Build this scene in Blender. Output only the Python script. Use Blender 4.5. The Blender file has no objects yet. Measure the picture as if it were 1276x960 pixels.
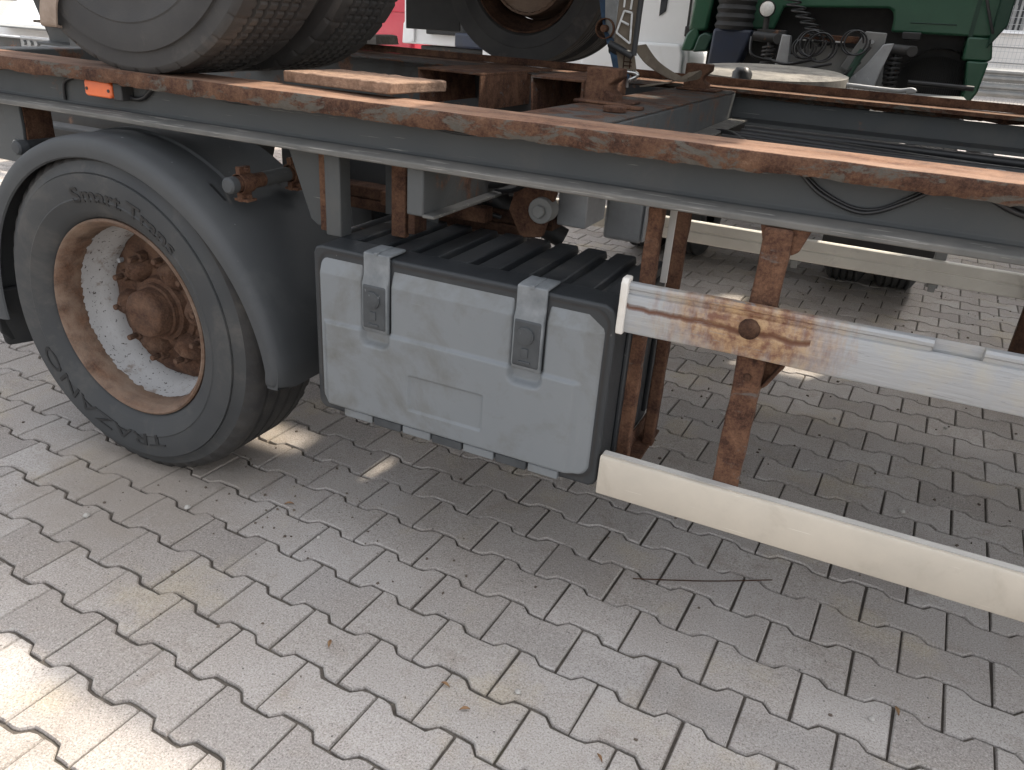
import bpy, math, random
from mathutils import Vector, Matrix
from math import sin, cos, pi, radians as rad, hypot, floor, sqrt, exp, atan2
random.seed(7)
scene = bpy.context.scene
col = scene.collection

# ------------------------------------------------------------------ camera
CAMZ = 1.3456942
cd = bpy.data.cameras.new('camera')
cam = bpy.data.objects.new('camera', cd); col.objects.link(cam)
RX = Vector((0.90292542, 0.42626197, 0.05501286)); UP = Vector((-0.22477189, 0.35922209, 0.90577982)); FW = Vector((-0.36633766, 0.83021697, -0.42016247))
m = Matrix((RX, UP, -FW)).transposed().to_4x4(); m.translation = Vector((0, 0, CAMZ))
cam.matrix_world = m
cd.sensor_width = 36; cd.lens = 973.46 / 1276 * 36; cd.clip_start = 0.05; cd.clip_end = 600
scene.camera = cam

# ------------------------------------------------------------------ world, sun, exposure
SUND = Vector((0.40, 0.645, 1.0)).normalized()          # towards the sun
SUN_EL = math.asin(SUND.z)
w = bpy.data.worlds.new('World'); scene.world = w; w.use_nodes = True
nt = w.node_tree
sky = nt.nodes.new('ShaderNodeTexSky'); sky.sky_type = 'NISHITA'; sky.sun_disc = False
sky.sun_elevation = SUN_EL; sky.sun_rotation = atan2(SUND.x, SUND.y)
sky.air_density = 1.0; sky.dust_density = 3.5; sky.ozone_density = 0.6
hz = nt.nodes.new('ShaderNodeHueSaturation'); hz.inputs['Saturation'].default_value = 0.22   # thin cloud veil over the sky
nt.links.new(sky.outputs[0], hz.inputs['Color']); nt.links.new(hz.outputs[0], nt.nodes['Background'].inputs[0])
nt.nodes['Background'].inputs[1].default_value = 0.15
sl = bpy.data.lights.new('sun', 'SUN'); sl.energy = 2.0; sl.angle = rad(1.8); sl.color = (1.0, 0.89, 0.74)
so = bpy.data.objects.new('sun', sl); col.objects.link(so)
so.rotation_euler = SUND.to_track_quat('Z', 'Y').to_euler(); so.location = (4, 6, 10)
scene.view_settings.view_transform = 'Standard'; scene.view_settings.look = 'None'
scene.view_settings.exposure = 1.7; scene.view_settings.gamma = 1
scene.render.resolution_x = 1024; scene.render.resolution_y = 770

# ------------------------------------------------------------------ materials
MATS = {}
def newmat(name):
    mt = bpy.data.materials.new(name); mt.use_nodes = True
    n = mt.node_tree; b = n.nodes['Principled BSDF']; MATS[name] = mt
    return mt, n, b
def nd(n, t, **k):
    x = n.nodes.new('ShaderNode' + t)
    for a, v in k.items():
        if a.startswith('i_'): x.inputs[a[2:].replace('_', ' ')].default_value = v
        else: setattr(x, a, v)
    return x
def noise(n, vec, scale, detail=6, rough=.6, dist=0):
    x = nd(n, 'TexNoise'); x.inputs['Scale'].default_value = scale; x.inputs['Detail'].default_value = detail
    x.inputs['Roughness'].default_value = rough; x.inputs['Distortion'].default_value = dist
    n.links.new(vec, x.inputs['Vector']); return x.outputs[0]
def ramp(n, fac, stops):
    r = nd(n, 'ValToRGB'); e = r.color_ramp.elements
    while len(e) < len(stops): e.new(0.5)
    for q, (p, c) in zip(e, stops):
        q.position = p; q.color = (c, c, c, 1) if isinstance(c, (int, float)) else (*c, 1)
    n.links.new(fac, r.inputs[0]); return r.outputs[0]
def mix(n, fac, a, b):
    x = nd(n, 'Mix', data_type='RGBA')
    for s, v in ((0, fac), (6, a), (7, b)):
        if isinstance(v, (int, float)): x.inputs[s].default_value = v
        elif isinstance(v, tuple): x.inputs[s].default_value = (*v, 1)
        else: n.links.new(v, x.inputs[s])
    return x.outputs[2]
def math_(n, op, a, b=None):
    x = nd(n, 'Math', operation=op)
    for i, v in enumerate((a, b)):
        if v is None: continue
        if isinstance(v, (int, float)): x.inputs[i].default_value = v
        else: n.links.new(v, x.inputs[i])
    return x.outputs[0]
def coords(n, world=False):
    if world: return nd(n, 'NewGeometry').outputs['Position']
    return nd(n, 'TexCoord').outputs['Object']
def stretch(n, vec, s):
    mp = nd(n, 'Mapping'); mp.inputs['Scale'].default_value = s; n.links.new(vec, mp.inputs[0]); return mp.outputs[0]
def bump(n, b, h, strength, dist=.01):
    x = nd(n, 'Bump'); x.inputs['Strength'].default_value = strength; x.inputs['Distance'].default_value = dist
    n.links.new(h, x.inputs['Height']); n.links.new(x.outputs[0], b.inputs['Normal'])
def rustcol(n, v, bright=1.0):
    a = noise(n, v, 18, 10, .7); f = noise(n, v, 150, 6, .8)
    k = math_(n, 'ADD', math_(n, 'MULTIPLY', a, .58), math_(n, 'MULTIPLY', f, .42))
    s = bright
    return ramp(n, k, [(.34, (.022*s, .012*s, .009*s)), (.43, (.075*s, .036*s, .024*s)), (.52, (.150*s, .076*s, .046*s)), (.60, (.205*s, .110*s, .066*s)), (.70, (.30*s, .19*s, .125*s))])
def plain(name, c1, c2=None, scale=6, rough=.6, metal=0., bmp=.0, bscale=120, rust=None, rscale=9, scratch=None, grime=None, spec=.5, coat=0., stretchv=None):
    mt, n, b = newmat(name)
    v = coords(n); v0 = v
    if stretchv: v = stretch(n, v, stretchv)
    c2 = c2 or tuple(x * .75 for x in c1)
    f = noise(n, v, scale, 8, .62)
    c = mix(n, ramp(n, f, [(.35, 0.), (.65, 1.)]), c1, c2)
    if grime:
        g = noise(n, v0, grime[1], 6, .7, .4)
        c = mix(n, ramp(n, g, [(grime[2], 0.), (min(1, grime[2] + .18), grime[3] if len(grime) > 3 else .8)]), c, grime[0])
    if scratch:
        s = noise(n, stretch(n, v0, scratch[1]), scratch[2], 3, .5)
        c = mix(n, ramp(n, s, [(scratch[3], 0.), (scratch[3] + .03, 1.)]), c, scratch[0])
    rg = rough
    n.links.new(math_(n, 'ADD', math_(n, 'MULTIPLY', noise(n, v0, scale * 4, 5), .3), rough - .15), b.inputs['Roughness'])
    if rust is not None:
        rn = noise(n, v0, rscale, 10, .68, .3)
        mk = ramp(n, rn, [(rust - .03, 0.), (rust + .04, 1.)])
        c = mix(n, mk, c, rustcol(n, v0))
    n.links.new(c, b.inputs['Base Color'])
    b.inputs['Metallic'].default_value = metal
    b.inputs['Specular IOR Level'].default_value = spec
    if coat: b.inputs['Coat Weight'].default_value = coat; b.inputs['Coat Roughness'].default_value = .15
    if bmp: bump(n, b, noise(n, v0, bscale, 6, .7), bmp)
    return mt
def rusty(name, bright=1., paint=None, thr=.55, bmp=.6, dust=None):
    mt, n, b = newmat(name); v = coords(n)
    c = rustcol(n, v, bright)
    if dust:
        c = mix(n, ramp(n, noise(n, stretch(n, v, (.5, 3, 3)), 5, 6), [(.3, 0.), (.7, dust[1])]), c, dust[0])
    if paint:
        rn = noise(n, stretch(n, v, (.7, 1, 1.6)), 13, 10, .72, .5)
        pc = mix(n, noise(n, v, 60, 4), paint, tuple(q * .6 for q in paint))
        c = mix(n, ramp(n, rn, [(thr - .02, 0.), (thr + .03, 1.)]), c, pc)
    n.links.new(c, b.inputs['Base Color']); b.inputs['Roughness'].default_value = .88
    b.inputs['Specular IOR Level'].default_value = .25
    h = math_(n, 'ADD', noise(n, v, 90, 8, .75), math_(n, 'MULTIPLY', noise(n, v, 25, 6), 1.2))
    bump(n, b, h, bmp, .006)
    return mt

plain('beam_paint', (.054, .058, .060), (.068, .071, .070), 4, .72, bmp=.08, bscale=60, rust=.665, rscale=6, grime=((.10, .09, .078), 3, .55, .5), scratch=((.22, .21, .19), (.6, 6, 30), 9, .72))
plain('beam_edge', (.095, .094, .088), (.145, .138, .126), 9, .8, bmp=.2, bscale=70, rust=.68, rscale=10, scratch=((.24, .23, .21), (.7, 6, 30), 12, .62))
rusty('rust', .72)
rusty('rust_edge', .78, (.135, .12, .10), .525, 1.1)
rusty('rust_top', .95, dust=((.31, .20, .14), .7), bmp=.4)
rusty('rust_deck', .62, (.085, .080, .075), .50, .6)
rusty('rust_post', .95, (.17, .145, .13), .62, 1.1)
rusty('rust_dark', .45)
rusty('rust_hub', .72, dust=((.19, .13, .095), .4), bmp=1.2)
rusty('rust_rim', .75, dust=((.25, .185, .14), .9), bmp=.35)
plain('dark_steel', (.022, .024, .026), (.035, .033, .031), 6, .6, bmp=.1, rust=.62)
plain('frame_grey', (.062, .067, .069), (.082, .084, .083), 5, .7, bmp=.15, rust=.57, rscale=6, grime=((.05, .04, .033), 4, .52, .7))
plain('black_rubber', (.016, .017, .018), (.026, .026, .026), 12, .7, bmp=.1)
plain('cable_black', (.012, .012, .014), (.02, .02, .02), 30, .45)
plain('tyre', (.036, .038, .040), (.052, .053, .053), 5, .74, bmp=.08, bscale=260, grime=((.10, .092, .082), 5, .52, .6), spec=.4)
plain('tyre_tread', (.033, .032, .032), (.05, .047, .044), 14, .85, bmp=.25, bscale=220, grime=((.11, .095, .08), 9, .58, .6), spec=.3)
plain('tyre_old', (.034, .033, .033), (.058, .055, .052), 6, .75, bmp=.12, bscale=160, grime=((.13, .11, .095), 7, .56, .55), spec=.35)
plain('tyre_letter', (.010, .010, .011), (.014, .014, .014), 30, .6)
plain('plastic_dark', (.040, .043, .046), (.058, .061, .063), 3, .68, bmp=.05, bscale=300, grime=((.085, .088, .085), 4, .56, .45), scratch=((.20, .20, .20), (5, 5, 1), 7, .74))
plain('box_body', (.017, .020, .023), (.026, .029, .032), 5, .55, bmp=.08, bscale=240, grime=((.075, .07, .062), 5, .54, .6), scratch=((.10, .10, .10), (6, .7, 4), 8, .72))
plain('box_lid', (.150, .164, .175), (.168, .180, .188), 2.2, .55, bmp=.05, bscale=500, grime=((.105, .101, .088), 4.5, .50, .7), scratch=((.19, .20, .205), (.4, 4, 18), 22, .74), stretchv=(1, 1, .35))
plain('latch', (.11, .12, .127), (.20, .212, .22), 18, .62, bmp=.12, bscale=120, scratch=((.30, .31, .31), (9, 9, 3), 9, .70))
plain('latch_dark', (.030, .034, .038), (.055, .06, .064), 14, .6, bmp=.12, bscale=120, scratch=((.16, .165, .17), (9, 9, 3), 9, .70))
plain('galv', (.36, .37, .37), (.24, .25, .25), 18, .45, metal=.6, bmp=.08)
plain('board_cream', (.55, .49, .405), (.45, .405, .34), 3, .6, bmp=.06, bscale=200, grime=((.33, .28, .22), 6, .55, .55), scratch=((.68, .64, .56), (.5, 5, 22), 14, .70))
plain('board_grey', (.46, .44, .41), (.39, .375, .35), 4, .6, bmp=.05, grime=((.28, .26, .23), 8, .58, .5))
plain('white_cap', (.74, .71, .67), (.62, .58, .52), 20, .6, bmp=.3, bscale=90, rust=.70, rscale=30)
plain('orange_lens', (.75, .15, .035), (.66, .13, .04), 30, .45, coat=.2, grime=((.6, .22, .10), 30, .55, .5))
plain('wood', (.50, .33, .22), (.38, .22, .13), 9, .8, bmp=.3, bscale=90, stretchv=(.25, 4, 4))
plain('wood_end', (.36, .23, .155), (.19, .115, .075), 45, .9, bmp=.8, bscale=140)
plain('wood_grey', (.33, .31, .28), (.20, .18, .16), 10, .85, bmp=.5, bscale=90, stretchv=(.3, 4, 4))
plain('strap', (.19, .155, .115), (.13, .105, .08), 14, .9, bmp=.5, bscale=420, grime=((.28, .25, .2), 18, .56, .5))
plain('strap_pale', (.40, .31, .25), (.30, .23, .18), 30, .9, bmp=.5, bscale=420)  # paler webbing colour for the wheel strap
plain('strap_blue', (.05, .10, .17), (.035, .06, .10), 20, .9, bmp=.4, bscale=300)
plain('chrome', (.62, .62, .60), (.45, .45, .44), 20, .3, metal=.9)
plain('green_paint', (.014, .078, .040), (.011, .062, .033), 3, .42, coat=.25, grime=((.05, .09, .06), 5, .58, .5))
plain('green_dark', (.013, .05, .032), (.010, .04, .026), 4, .5)
plain('grey_metal', (.16, .165, .165), (.22, .22, .21), 7, .6, bmp=.1, rust=.68)
plain('steel_light', (.36, .37, .38), (.28, .285, .29), 8, .5, metal=.2)
plain('grease_plate', (.25, .232, .20), (.12, .112, .10), 6, .8, bmp=.5, bscale=40, grime=((.05, .047, .043), 4, .50, .9))
plain('white_paint', (.78, .79, .80), (.72, .73, .74), 2, .4, coat=.2, grime=((.60, .59, .56), 4, .60, .5))
plain('red_paint', (.52, .025, .05), (.46, .02, .045), 2, .4, coat=.3)
plain('glass_dark', (.01, .012, .015), (.015, .017, .02), 4, .12)
plain('wall_pale', (.62, .60, .57), (.55, .53, .50), 1.2, .8, bmp=.1, bscale=30)
plain('roof_dark', (.09, .09, .095), (.11, .11, .11), 2, .8)
plain('lamp_glass', (.75, .75, .72), (.6, .6, .58), 40, .15, coat=.5)
plain('blue_box', (.02, .03, .06), (.03, .035, .05), 5, .5)
plain('leaf', (.20, .10, .05), (.28, .18, .09), 40, .85)
plain('pebble', (.45, .43, .39), (.3, .28, .26), 30, .8)
plain('guard_far', (.66, .63, .56), (.58, .55, .49), 5, .6, bmp=.06, grime=((.33, .31, .28), 8, .58, .5))
plain('label_white', (.72, .72, .70), (.55, .55, .53), 60, .5)
plain('teal', (.03, .20, .28), (.03, .15, .2), 20, .5)

def mat_rim():
    mt, n, b = newmat('rim_silver'); v = coords(n)
    c = mix(n, noise(n, v, 12, 6), (.52, .52, .52), (.36, .355, .35))
    c = mix(n, ramp(n, noise(n, v, 16, 8, .7), [(.56, 0.), (.66, .7)]), c, (.20, .15, .115))
    sp = ramp(n, noise(n, v, 95, 4, .6), [(.62, 0.), (.65, 1.)])
    c = mix(n, sp, c, (.05, .04, .035))
    n.links.new(c, b.inputs['Base Color']); b.inputs['Roughness'].default_value = .5; b.inputs['Metallic'].default_value = .1
    bump(n, b, noise(n, v, 150, 4), .1)
mat_rim()

def mat_rail():                                          # worn aluminium rail, rust bleeding from the bolt
    mt, n, b = newmat('alu_rail'); v = coords(n)
    c = mix(n, noise(n, stretch(n, v, (.5, 4, 16)), 6, 8, .7), (.40, .405, .41), (.24, .245, .25))
    c = mix(n, ramp(n, noise(n, v, 9, 8, .65), [(.48, 0.), (.68, .6)]), c, (.40, .36, .28))
    bolt = Vector((-0.175 + 1.92, 1.50 - 1.5, 0.855))
    d = nd(n, 'VectorMath', operation='DISTANCE'); n.links.new(stretch(n, v, (.62, 1, 1.0)), d.inputs[0]); d.inputs[1].default_value = (bolt.x * .62, bolt.y, bolt.z)
    dd = math_(n, 'ADD', d.outputs['Value'], math_(n, 'MULTIPLY', math_(n, 'SUBTRACT', noise(n, stretch(n, v, (2.2, 1, .5)), 22, 8, .7), .5), .16))
    st = ramp(n, dd, [(.0, 1.), (.05, .92), (.085, .5), (.13, 0.)])
    c = mix(n, st, c, mix(n, ramp(n, noise(n, v, 40, 8, .7), [(.4, 0.), (.62, 1.)]), (.16, .062, .03), (.42, .27, .14)))
    # crack along the rail with rust in it
    sx = nd(n, 'SeparateXYZ'); n.links.new(v, sx.inputs[0])
    wob = math_(n, 'MULTIPLY', math_(n, 'SUBTRACT', noise(n, stretch(n, v, (1, 0, 0)), 13, 6, .6), .5), .035)
    ln = math_(n, 'ABSOLUTE', math_(n, 'SUBTRACT', math_(n, 'ADD', sx.outputs[2], wob), .8455))
    lf = math_(n, 'MULTIPLY', ramp(n, ln, [(.0, 1.), (.0035, .9), (.006, 0.)]), math_(n, 'LESS_THAN', sx.outputs[0], 1.86))
    c = mix(n, lf, c, (.10, .035, .015))
    fine = ramp(n, noise(n, stretch(n, v, (1.5, 2, 22)), 9, 8, .7, .5), [(.60, 0.), (.63, .7)])
    c = mix(n, fine, c, (.22, .22, .22))
    n.links.new(c, b.inputs['Base Color']); b.inputs['Roughness'].default_value = .5; b.inputs['Metallic'].default_value = .15
    h = math_(n, 'SUBTRACT', noise(n, stretch(n, v, (1, 2, 14)), 9, 6), lf); bump(n, b, h, .5, .004)
mat_rail()

def mat_paver():
    mt, n, b = newmat('paver'); p = coords(n, True)
    oi = nd(n, 'ObjectInfo'); g = nd(n, 'NewGeometry')
    r = math_(n, 'FRACT', math_(n, 'ADD', oi.outputs['Random'], g.outputs['Random Per Island']))
    base = ramp(n, r, [(0., (.29, .264, .246)), (.25, (.36, .332, .312)), (.55, (.405, .375, .352)), (.85, (.385, .355, .33)), (1., (.44, .412, .388))])
    big = noise(n, p, 1.6, 5, .6)
    base = mix(n, ramp(n, big, [(.40, 0.), (.66, .75)]), base, (.31, .27, .235))
    st = noise(n, p, 7, 8, .7, .6)
    base = mix(n, ramp(n, st, [(.54, 0.), (.70, .65)]), base, (.27, .23, .195))
    mud = ramp(n, noise(n, p, 3.1, 7, .62), [(.55, 0.), (.66, .6)])
    base = mix(n, mud, base, (.42, .36, .27))
    sp = noise(n, p, 230, 5, .85)
    base = mix(n, ramp(n, sp, [(.36, .9), (.48, 0.)]), base, (.12, .105, .092))
    base = mix(n, ramp(n, sp, [(.53, 0.), (.68, .75)]), base, (.62, .585, .545))
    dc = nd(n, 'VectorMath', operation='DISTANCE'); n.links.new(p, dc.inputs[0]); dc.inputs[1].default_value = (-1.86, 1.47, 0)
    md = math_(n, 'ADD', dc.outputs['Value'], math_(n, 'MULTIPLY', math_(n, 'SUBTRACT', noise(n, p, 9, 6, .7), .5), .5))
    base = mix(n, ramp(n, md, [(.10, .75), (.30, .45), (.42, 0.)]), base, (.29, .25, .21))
    pit = nd(n, 'TexVoronoi'); pit.inputs['Scale'].default_value = 46; n.links.new(p, pit.inputs['Vector'])
    pk = ramp(n, pit.outputs['Distance'], [(.06, 1.), (.12, 0.)])
    sel = ramp(n, noise(n, p, 24, 2), [(.56, 0.), (.6, 1.)])
    pk = math_(n, 'MULTIPLY', pk, sel)
    base = mix(n, math_(n, 'MULTIPLY', pk, .8), base, (.06, .055, .05))
    n.links.new(base, b.inputs['Base Color']); b.inputs['Roughness'].default_value = .92; b.inputs['Specular IOR Level'].default_value = .2
    h = math_(n, 'ADD', math_(n, 'MULTIPLY', sp, .6), math_(n, 'MULTIPLY', noise(n, p, 60, 5, .6), .8))
    h = math_(n, 'SUBTRACT', h, pk)
    bump(n, b, h, .75, .005)
mat_paver()
def mat_sand():
    mt, n, b = newmat('joint_sand'); p = coords(n, True)
    c = ramp(n, noise(n, p, 26, 8, .7), [(.3, (.060, .050, .041)), (.55, (.115, .099, .083)), (.75, (.20, .175, .145))])
    moss = ramp(n, noise(n, p, 3.5, 6), [(.60, 0.), (.70, .5)])
    c = mix(n, moss, c, (.075, .075, .035))
    n.links.new(c, b.inputs['Base Color']); b.inputs['Roughness'].default_value = 1
    bump(n, b, noise(n, p, 240, 6, .7), .8, .006)
mat_sand()
def mat_ground():
    mt, n, b = newmat('yard'); p = coords(n, True)
    br = nd(n, 'TexBrick'); br.inputs['Scale'].default_value = 1; br.inputs['Brick Width'].default_value = .2; br.inputs['Row Height'].default_value = .143; br.inputs['Mortar Size'].default_value = .006
    br.inputs['Color1'].default_value = (.27, .25, .235, 1); br.inputs['Color2'].default_value = (.24, .22, .205, 1); br.inputs['Mortar'].default_value = (.09, .08, .07, 1)
    n.links.new(p, br.inputs['Vector'])
    n.links.new(mix(n, ramp(n, noise(n, p, .8, 6), [(.4, 0.), (.7, .5)]), br.outputs[0], (.24, .21, .19)), b.inputs['Base Color']); b.inputs['Roughness'].default_value = .95
mat_ground()

# ------------------------------------------------------------------ mesh helpers
class MB:
    def __init__(s): s.v = []; s.f = []
    def add(s, vs, fs):
        o = len(s.v); s.v += [tuple(x) for x in vs]; s.f += [tuple(i + o for i in f) for f in fs]; return s
    def box(s, x0, x1, y0, y1, z0, z1):
        return s.add([(x, y, z) for z in (z0, z1) for y in (y0, y1) for x in (x0, x1)],
                     [(0, 2, 3, 1), (4, 5, 7, 6), (0, 1, 5, 4), (2, 6, 7, 3), (0, 4, 6, 2), (1, 3, 7, 5)])
    def hexa(s, bottom, top):
        return s.add(list(bottom) + list(top), [(3, 2, 1, 0), (4, 5, 6, 7), (0, 1, 5, 4), (1, 2, 6, 5), (2, 3, 7, 6), (3, 0, 4, 7)])
    def prism(s, pts, axis, a, b):                        # polygon extruded along an axis
        n = len(pts)
        def P(p, t): return (t, p[0], p[1]) if axis == 'x' else ((p[0], t, p[1]) if axis == 'y' else (p[0], p[1], t))
        return s.add([P(p, a) for p in pts] + [P(p, b) for p in pts],
                     [tuple(range(n))[::-1], tuple(range(n, 2 * n))] + [(i, (i + 1) % n, n + (i + 1) % n, n + i) for i in range(n)])
    def lathe(s, prof, c, seg=64, axis='y', a0=0., a1=2 * pi, close=False, rf=None):
        # prof: (radius, along-axis); c: centre
        full = abs(a1 - a0 - 2 * pi) < 1e-6; ns = seg if full else seg + 1
        vs = []; np_ = len(prof)
        for k in range(ns):
            a = a0 + (a1 - a0) * k / seg
            for i, (r, t) in enumerate(prof):
                if rf: r, t = rf(i, k, r, t)
                if axis == 'y': vs.append((c[0] + r * sin(a), c[1] + t, c[2] + r * cos(a)))
                elif axis == 'x': vs.append((c[0] + t, c[1] + r * sin(a), c[2] + r * cos(a)))
                else: vs.append((c[0] + r * cos(a), c[1] + r * sin(a), c[2] + t))
        fs = []
        for k in range(seg):
            k2 = (k + 1) % ns
            for i in range(np_ - 1 + (1 if close else 0)):
                j = (i + 1) % np_
                fs.append((k * np_ + i, k * np_ + j, k2 * np_ + j, k2 * np_ + i))
        return s.add(vs, fs)
    def cyl(s, p, q, r, seg=16, r2=None):
        p = Vector(p); q = Vector(q); d = (q - p).normalized()
        u = d.orthogonal().normalized(); w_ = d.cross(u); r2 = r if r2 is None else r2
        vs = [p + (u * cos(t) + w_ * sin(t)) * r for t in [2 * pi * k / seg for k in range(seg)]] + \
             [q + (u * cos(t) + w_ * sin(t)) * r2 for t in [2 * pi * k / seg for k in range(seg)]]
        return s.add(vs, [tuple(range(seg))[::-1], tuple(range(seg, 2 * seg))] + [(k, (k + 1) % seg, seg + (k + 1) % seg, seg + k) for k in range(seg)])
    def tube(s, pts, r, seg=8):
        pts = [Vector(p) for p in pts]; n = len(pts); vs = []; u = None
        for i, p in enumerate(pts):
            d = (pts[min(i + 1, n - 1)] - pts[max(i - 1, 0)]).normalized()
            if u is None: u = d.orthogonal().normalized()
            u = (u - d * u.dot(d)).normalized(); w_ = d.cross(u)
            vs += [p + (u * cos(2 * pi * k / seg) + w_ * sin(2 * pi * k / seg)) * r for k in range(seg)]
        fs = [tuple(range(seg))[::-1], tuple(range((n - 1) * seg, n * seg))]
        for i in range(n - 1):
            for k in range(seg): fs.append((i * seg + k, i * seg + (k + 1) % seg, (i + 1) * seg + (k + 1) % seg, (i + 1) * seg + k))
        return s.add(vs, fs)
    def ribbon(s, pts, wv, th):                            # flat strap along a path: wv = width vector
        pts = [Vector(p) for p in pts]; n = len(pts); wv = Vector(wv); vs = []
        for i, p in enumerate(pts):
            d = (pts[min(i + 1, n - 1)] - pts[max(i - 1, 0)]).normalized(); nn = d.cross(wv).normalized() * th / 2
            vs += [p - wv / 2 - nn, p + wv / 2 - nn, p + wv / 2 + nn, p - wv / 2 + nn]
        fs = [(0, 1, 2, 3), tuple(4 * (n - 1) + k for k in (3, 2, 1, 0))]
        for i in range(n - 1):
            for k in range(4): fs.append((4 * i + k, 4 * i + 4 + k, 4 * i + 4 + (k + 1) % 4, 4 * i + (k + 1) % 4))
        return s.add(vs, fs)
def smoothpath(pts, n=8):
    P = [Vector(p) for p in pts]; out = []
    for i in range(len(P) - 1):
        a = P[max(i - 1, 0)]; b = P[i]; c = P[i + 1]; d = P[min(i + 2, len(P) - 1)]
        for k in range(n):
            t = k / n
            out.append(.5 * ((2 * b) + (c - a) * t + (2 * a - 5 * b + 4 * c - d) * t * t + (3 * b - a - 3 * c + d) * t ** 3))
    out.append(P[-1]); return out

ORG = {}                                                   # origin of each root
def tag(o, label=None, cat=None, group=None, kind=None):
    if label: o['label'] = label
    if cat: o['category'] = cat
    if group: o['group'] = group
    if kind: o['kind'] = kind
    return o
def thing(name, loc, label, cat, rot=(0, 0, 0), group=None):
    o = bpy.data.objects.new(name, None); col.objects.link(o); o.empty_display_size = .1
    o.location = loc; o.rotation_euler = rot; ORG[o.name] = Vector(loc)
    return tag(o, label, cat, group)
def rootof(o):
    while o.parent: o = o.parent
    return o
import bmesh
def obj(name, mb, mat, parent=None, bevel=0, smooth=30, segs=2):
    me = bpy.data.meshes.new(name)
    off = ORG.get(rootof(parent).name, Vector()) if parent else Vector()
    me.from_pydata([(x - off.x, y - off.y, z - off.z) for x, y, z in mb.v], [], mb.f)
    bm = bmesh.new(); bm.from_mesh(me); bmesh.ops.recalc_face_normals(bm, faces=bm.faces); bm.to_mesh(me); bm.free()
    me.materials.append(MATS[mat])
    if smooth: me.shade_smooth(); me.set_sharp_from_angle(angle=rad(smooth))
    o = bpy.data.objects.new(name, me); col.objects.link(o)
    if parent: o.parent = parent
    if bevel:
        md = o.modifiers.new('bevel', 'BEVEL'); md.width = bevel; md.segments = segs; md.limit_method = 'ANGLE'; md.angle_limit = rad(35)
    return o
def copyat(o, d, parent=None):
    c = o.copy(); col.objects.link(c); c.parent = parent or o.parent; c.location = o.location + Vector(d); return c
def rnd(a, b): return random.uniform(a, b)
def vn(x, s=0):                                            # cheap smooth 1d noise
    i = floor(x); f = x - i; f = f * f * (3 - 2 * f)
    h = lambda k: (sin((k + s * 57.3) * 127.1) * 43758.5453) % 1.0
    return h(i) * (1 - f) + h(i + 1) * f

# ================================================================== SETTING
YAW = 0.05441399; CA, SA = cos(YAW), sin(YAW); LX, LY = 0.29147967, -1.35385726; PU, PV = .2, .14307951
def lat(u, v):
    a = u * PU - LX; b = v * PV - LY
    return (a * CA + b * SA, -a * SA + b * CA)
def pixel(x, y, z):
    d = Vector((x, y, z - CAMZ)); zz = d.dot(FW)
    if zz < .15: return None
    return (638 + 973.46 * d.dot(RX) / zz, 480 - 973.46 * d.dot(UP) / zz, zz)
g = MB().add([(-150, -90, -.035), (150, -90, -.035), (150, 170, -.035), (-150, 170, -.035)], [(0, 1, 2, 3)])
tag(obj('ground', g, 'yard', smooth=0), 'open paved yard around the trailers', None, None, 'structure')
pav = obj('pavement', MB().add([(-9.5, -1.5, -.0085), (5, -1.5, -.0085), (5, 10.5, -.0085), (-9.5, 10.5, -.0085)], [(0, 1, 2, 3)]), 'joint_sand', smooth=0)
tag(pav, 'interlocking grey concrete block pavement with sandy joints', None, None, 'structure')
def paver_geo(seed):
    r = random.Random(seed); j = lambda s: r.uniform(-s, s)
    g_ = .0025; a = .0112; gw = .0036; hf = PV / 2 + a - gw; hw = PV / 2 - a - gw; e = PU / 2 - g_
    top = [(-e, hf - .001), (-.078, hf), (-.0605, hf - .0015), (-.0405, hw + .001), (-.02, hw), (.02, hw), (.0405, hw + .001), (.0605, hf - .0015), (.078, hf), (e, hf - .001)]
    out = top + [(x, -y) for x, y in top[::-1]]
    out = [(x + j(.0013), y + j(.0017)) for x, y in out]
    n = len(out); c = .0055
    ins = []
    for i in range(n):
        p0, p1, p2 = Vector(out[i - 1]), Vector(out[i]), Vector(out[(i + 1) % n])
        d1 = (p1 - p0).normalized(); d2 = (p2 - p1).normalized()
        n1 = Vector((d1.y, -d1.x)); n2 = Vector((d2.y, -d2.x)); mm = (n1 + n2); mm = mm / max(.6, mm.length_squared) * 2
        ins.append(tuple(p1 + mm * c * .5 * 1.0))
    if abs(sum(ins[i][0] * ins[(i + 1) % n][1] - ins[(i + 1) % n][0] * ins[i][1] for i in range(n))) > abs(sum(out[i][0] * out[(i + 1) % n][1] - out[(i + 1) % n][0] * out[i][1] for i in range(n))):
        ins = [(2 * o[0] - q[0], 2 * o[1] - q[1]) for o, q in zip(out, ins)]
    vs = [(x, y, -.03) for x, y in out] + [(x, y, -.0045) for x, y in out] + [(x, y, 0) for x, y in ins]
    fs = []
    for i in range(n):
        k = (i + 1) % n
        fs += [(i, k, n + k, n + i), (n + i, n + k, 2 * n + k, 2 * n + i)]
    fs.append(tuple(range(2 * n, 3 * n)))
    return vs, fs
geos = [paver_geo(s) for s in range(6)]
pmesh = []
for k, (vs, fs) in enumerate(geos):
    o_ = obj('paver_tmp', MB().add(vs, fs), 'paver', smooth=28); pmesh.append(o_.data); bpy.data.objects.remove(o_)
cells = []
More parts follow.
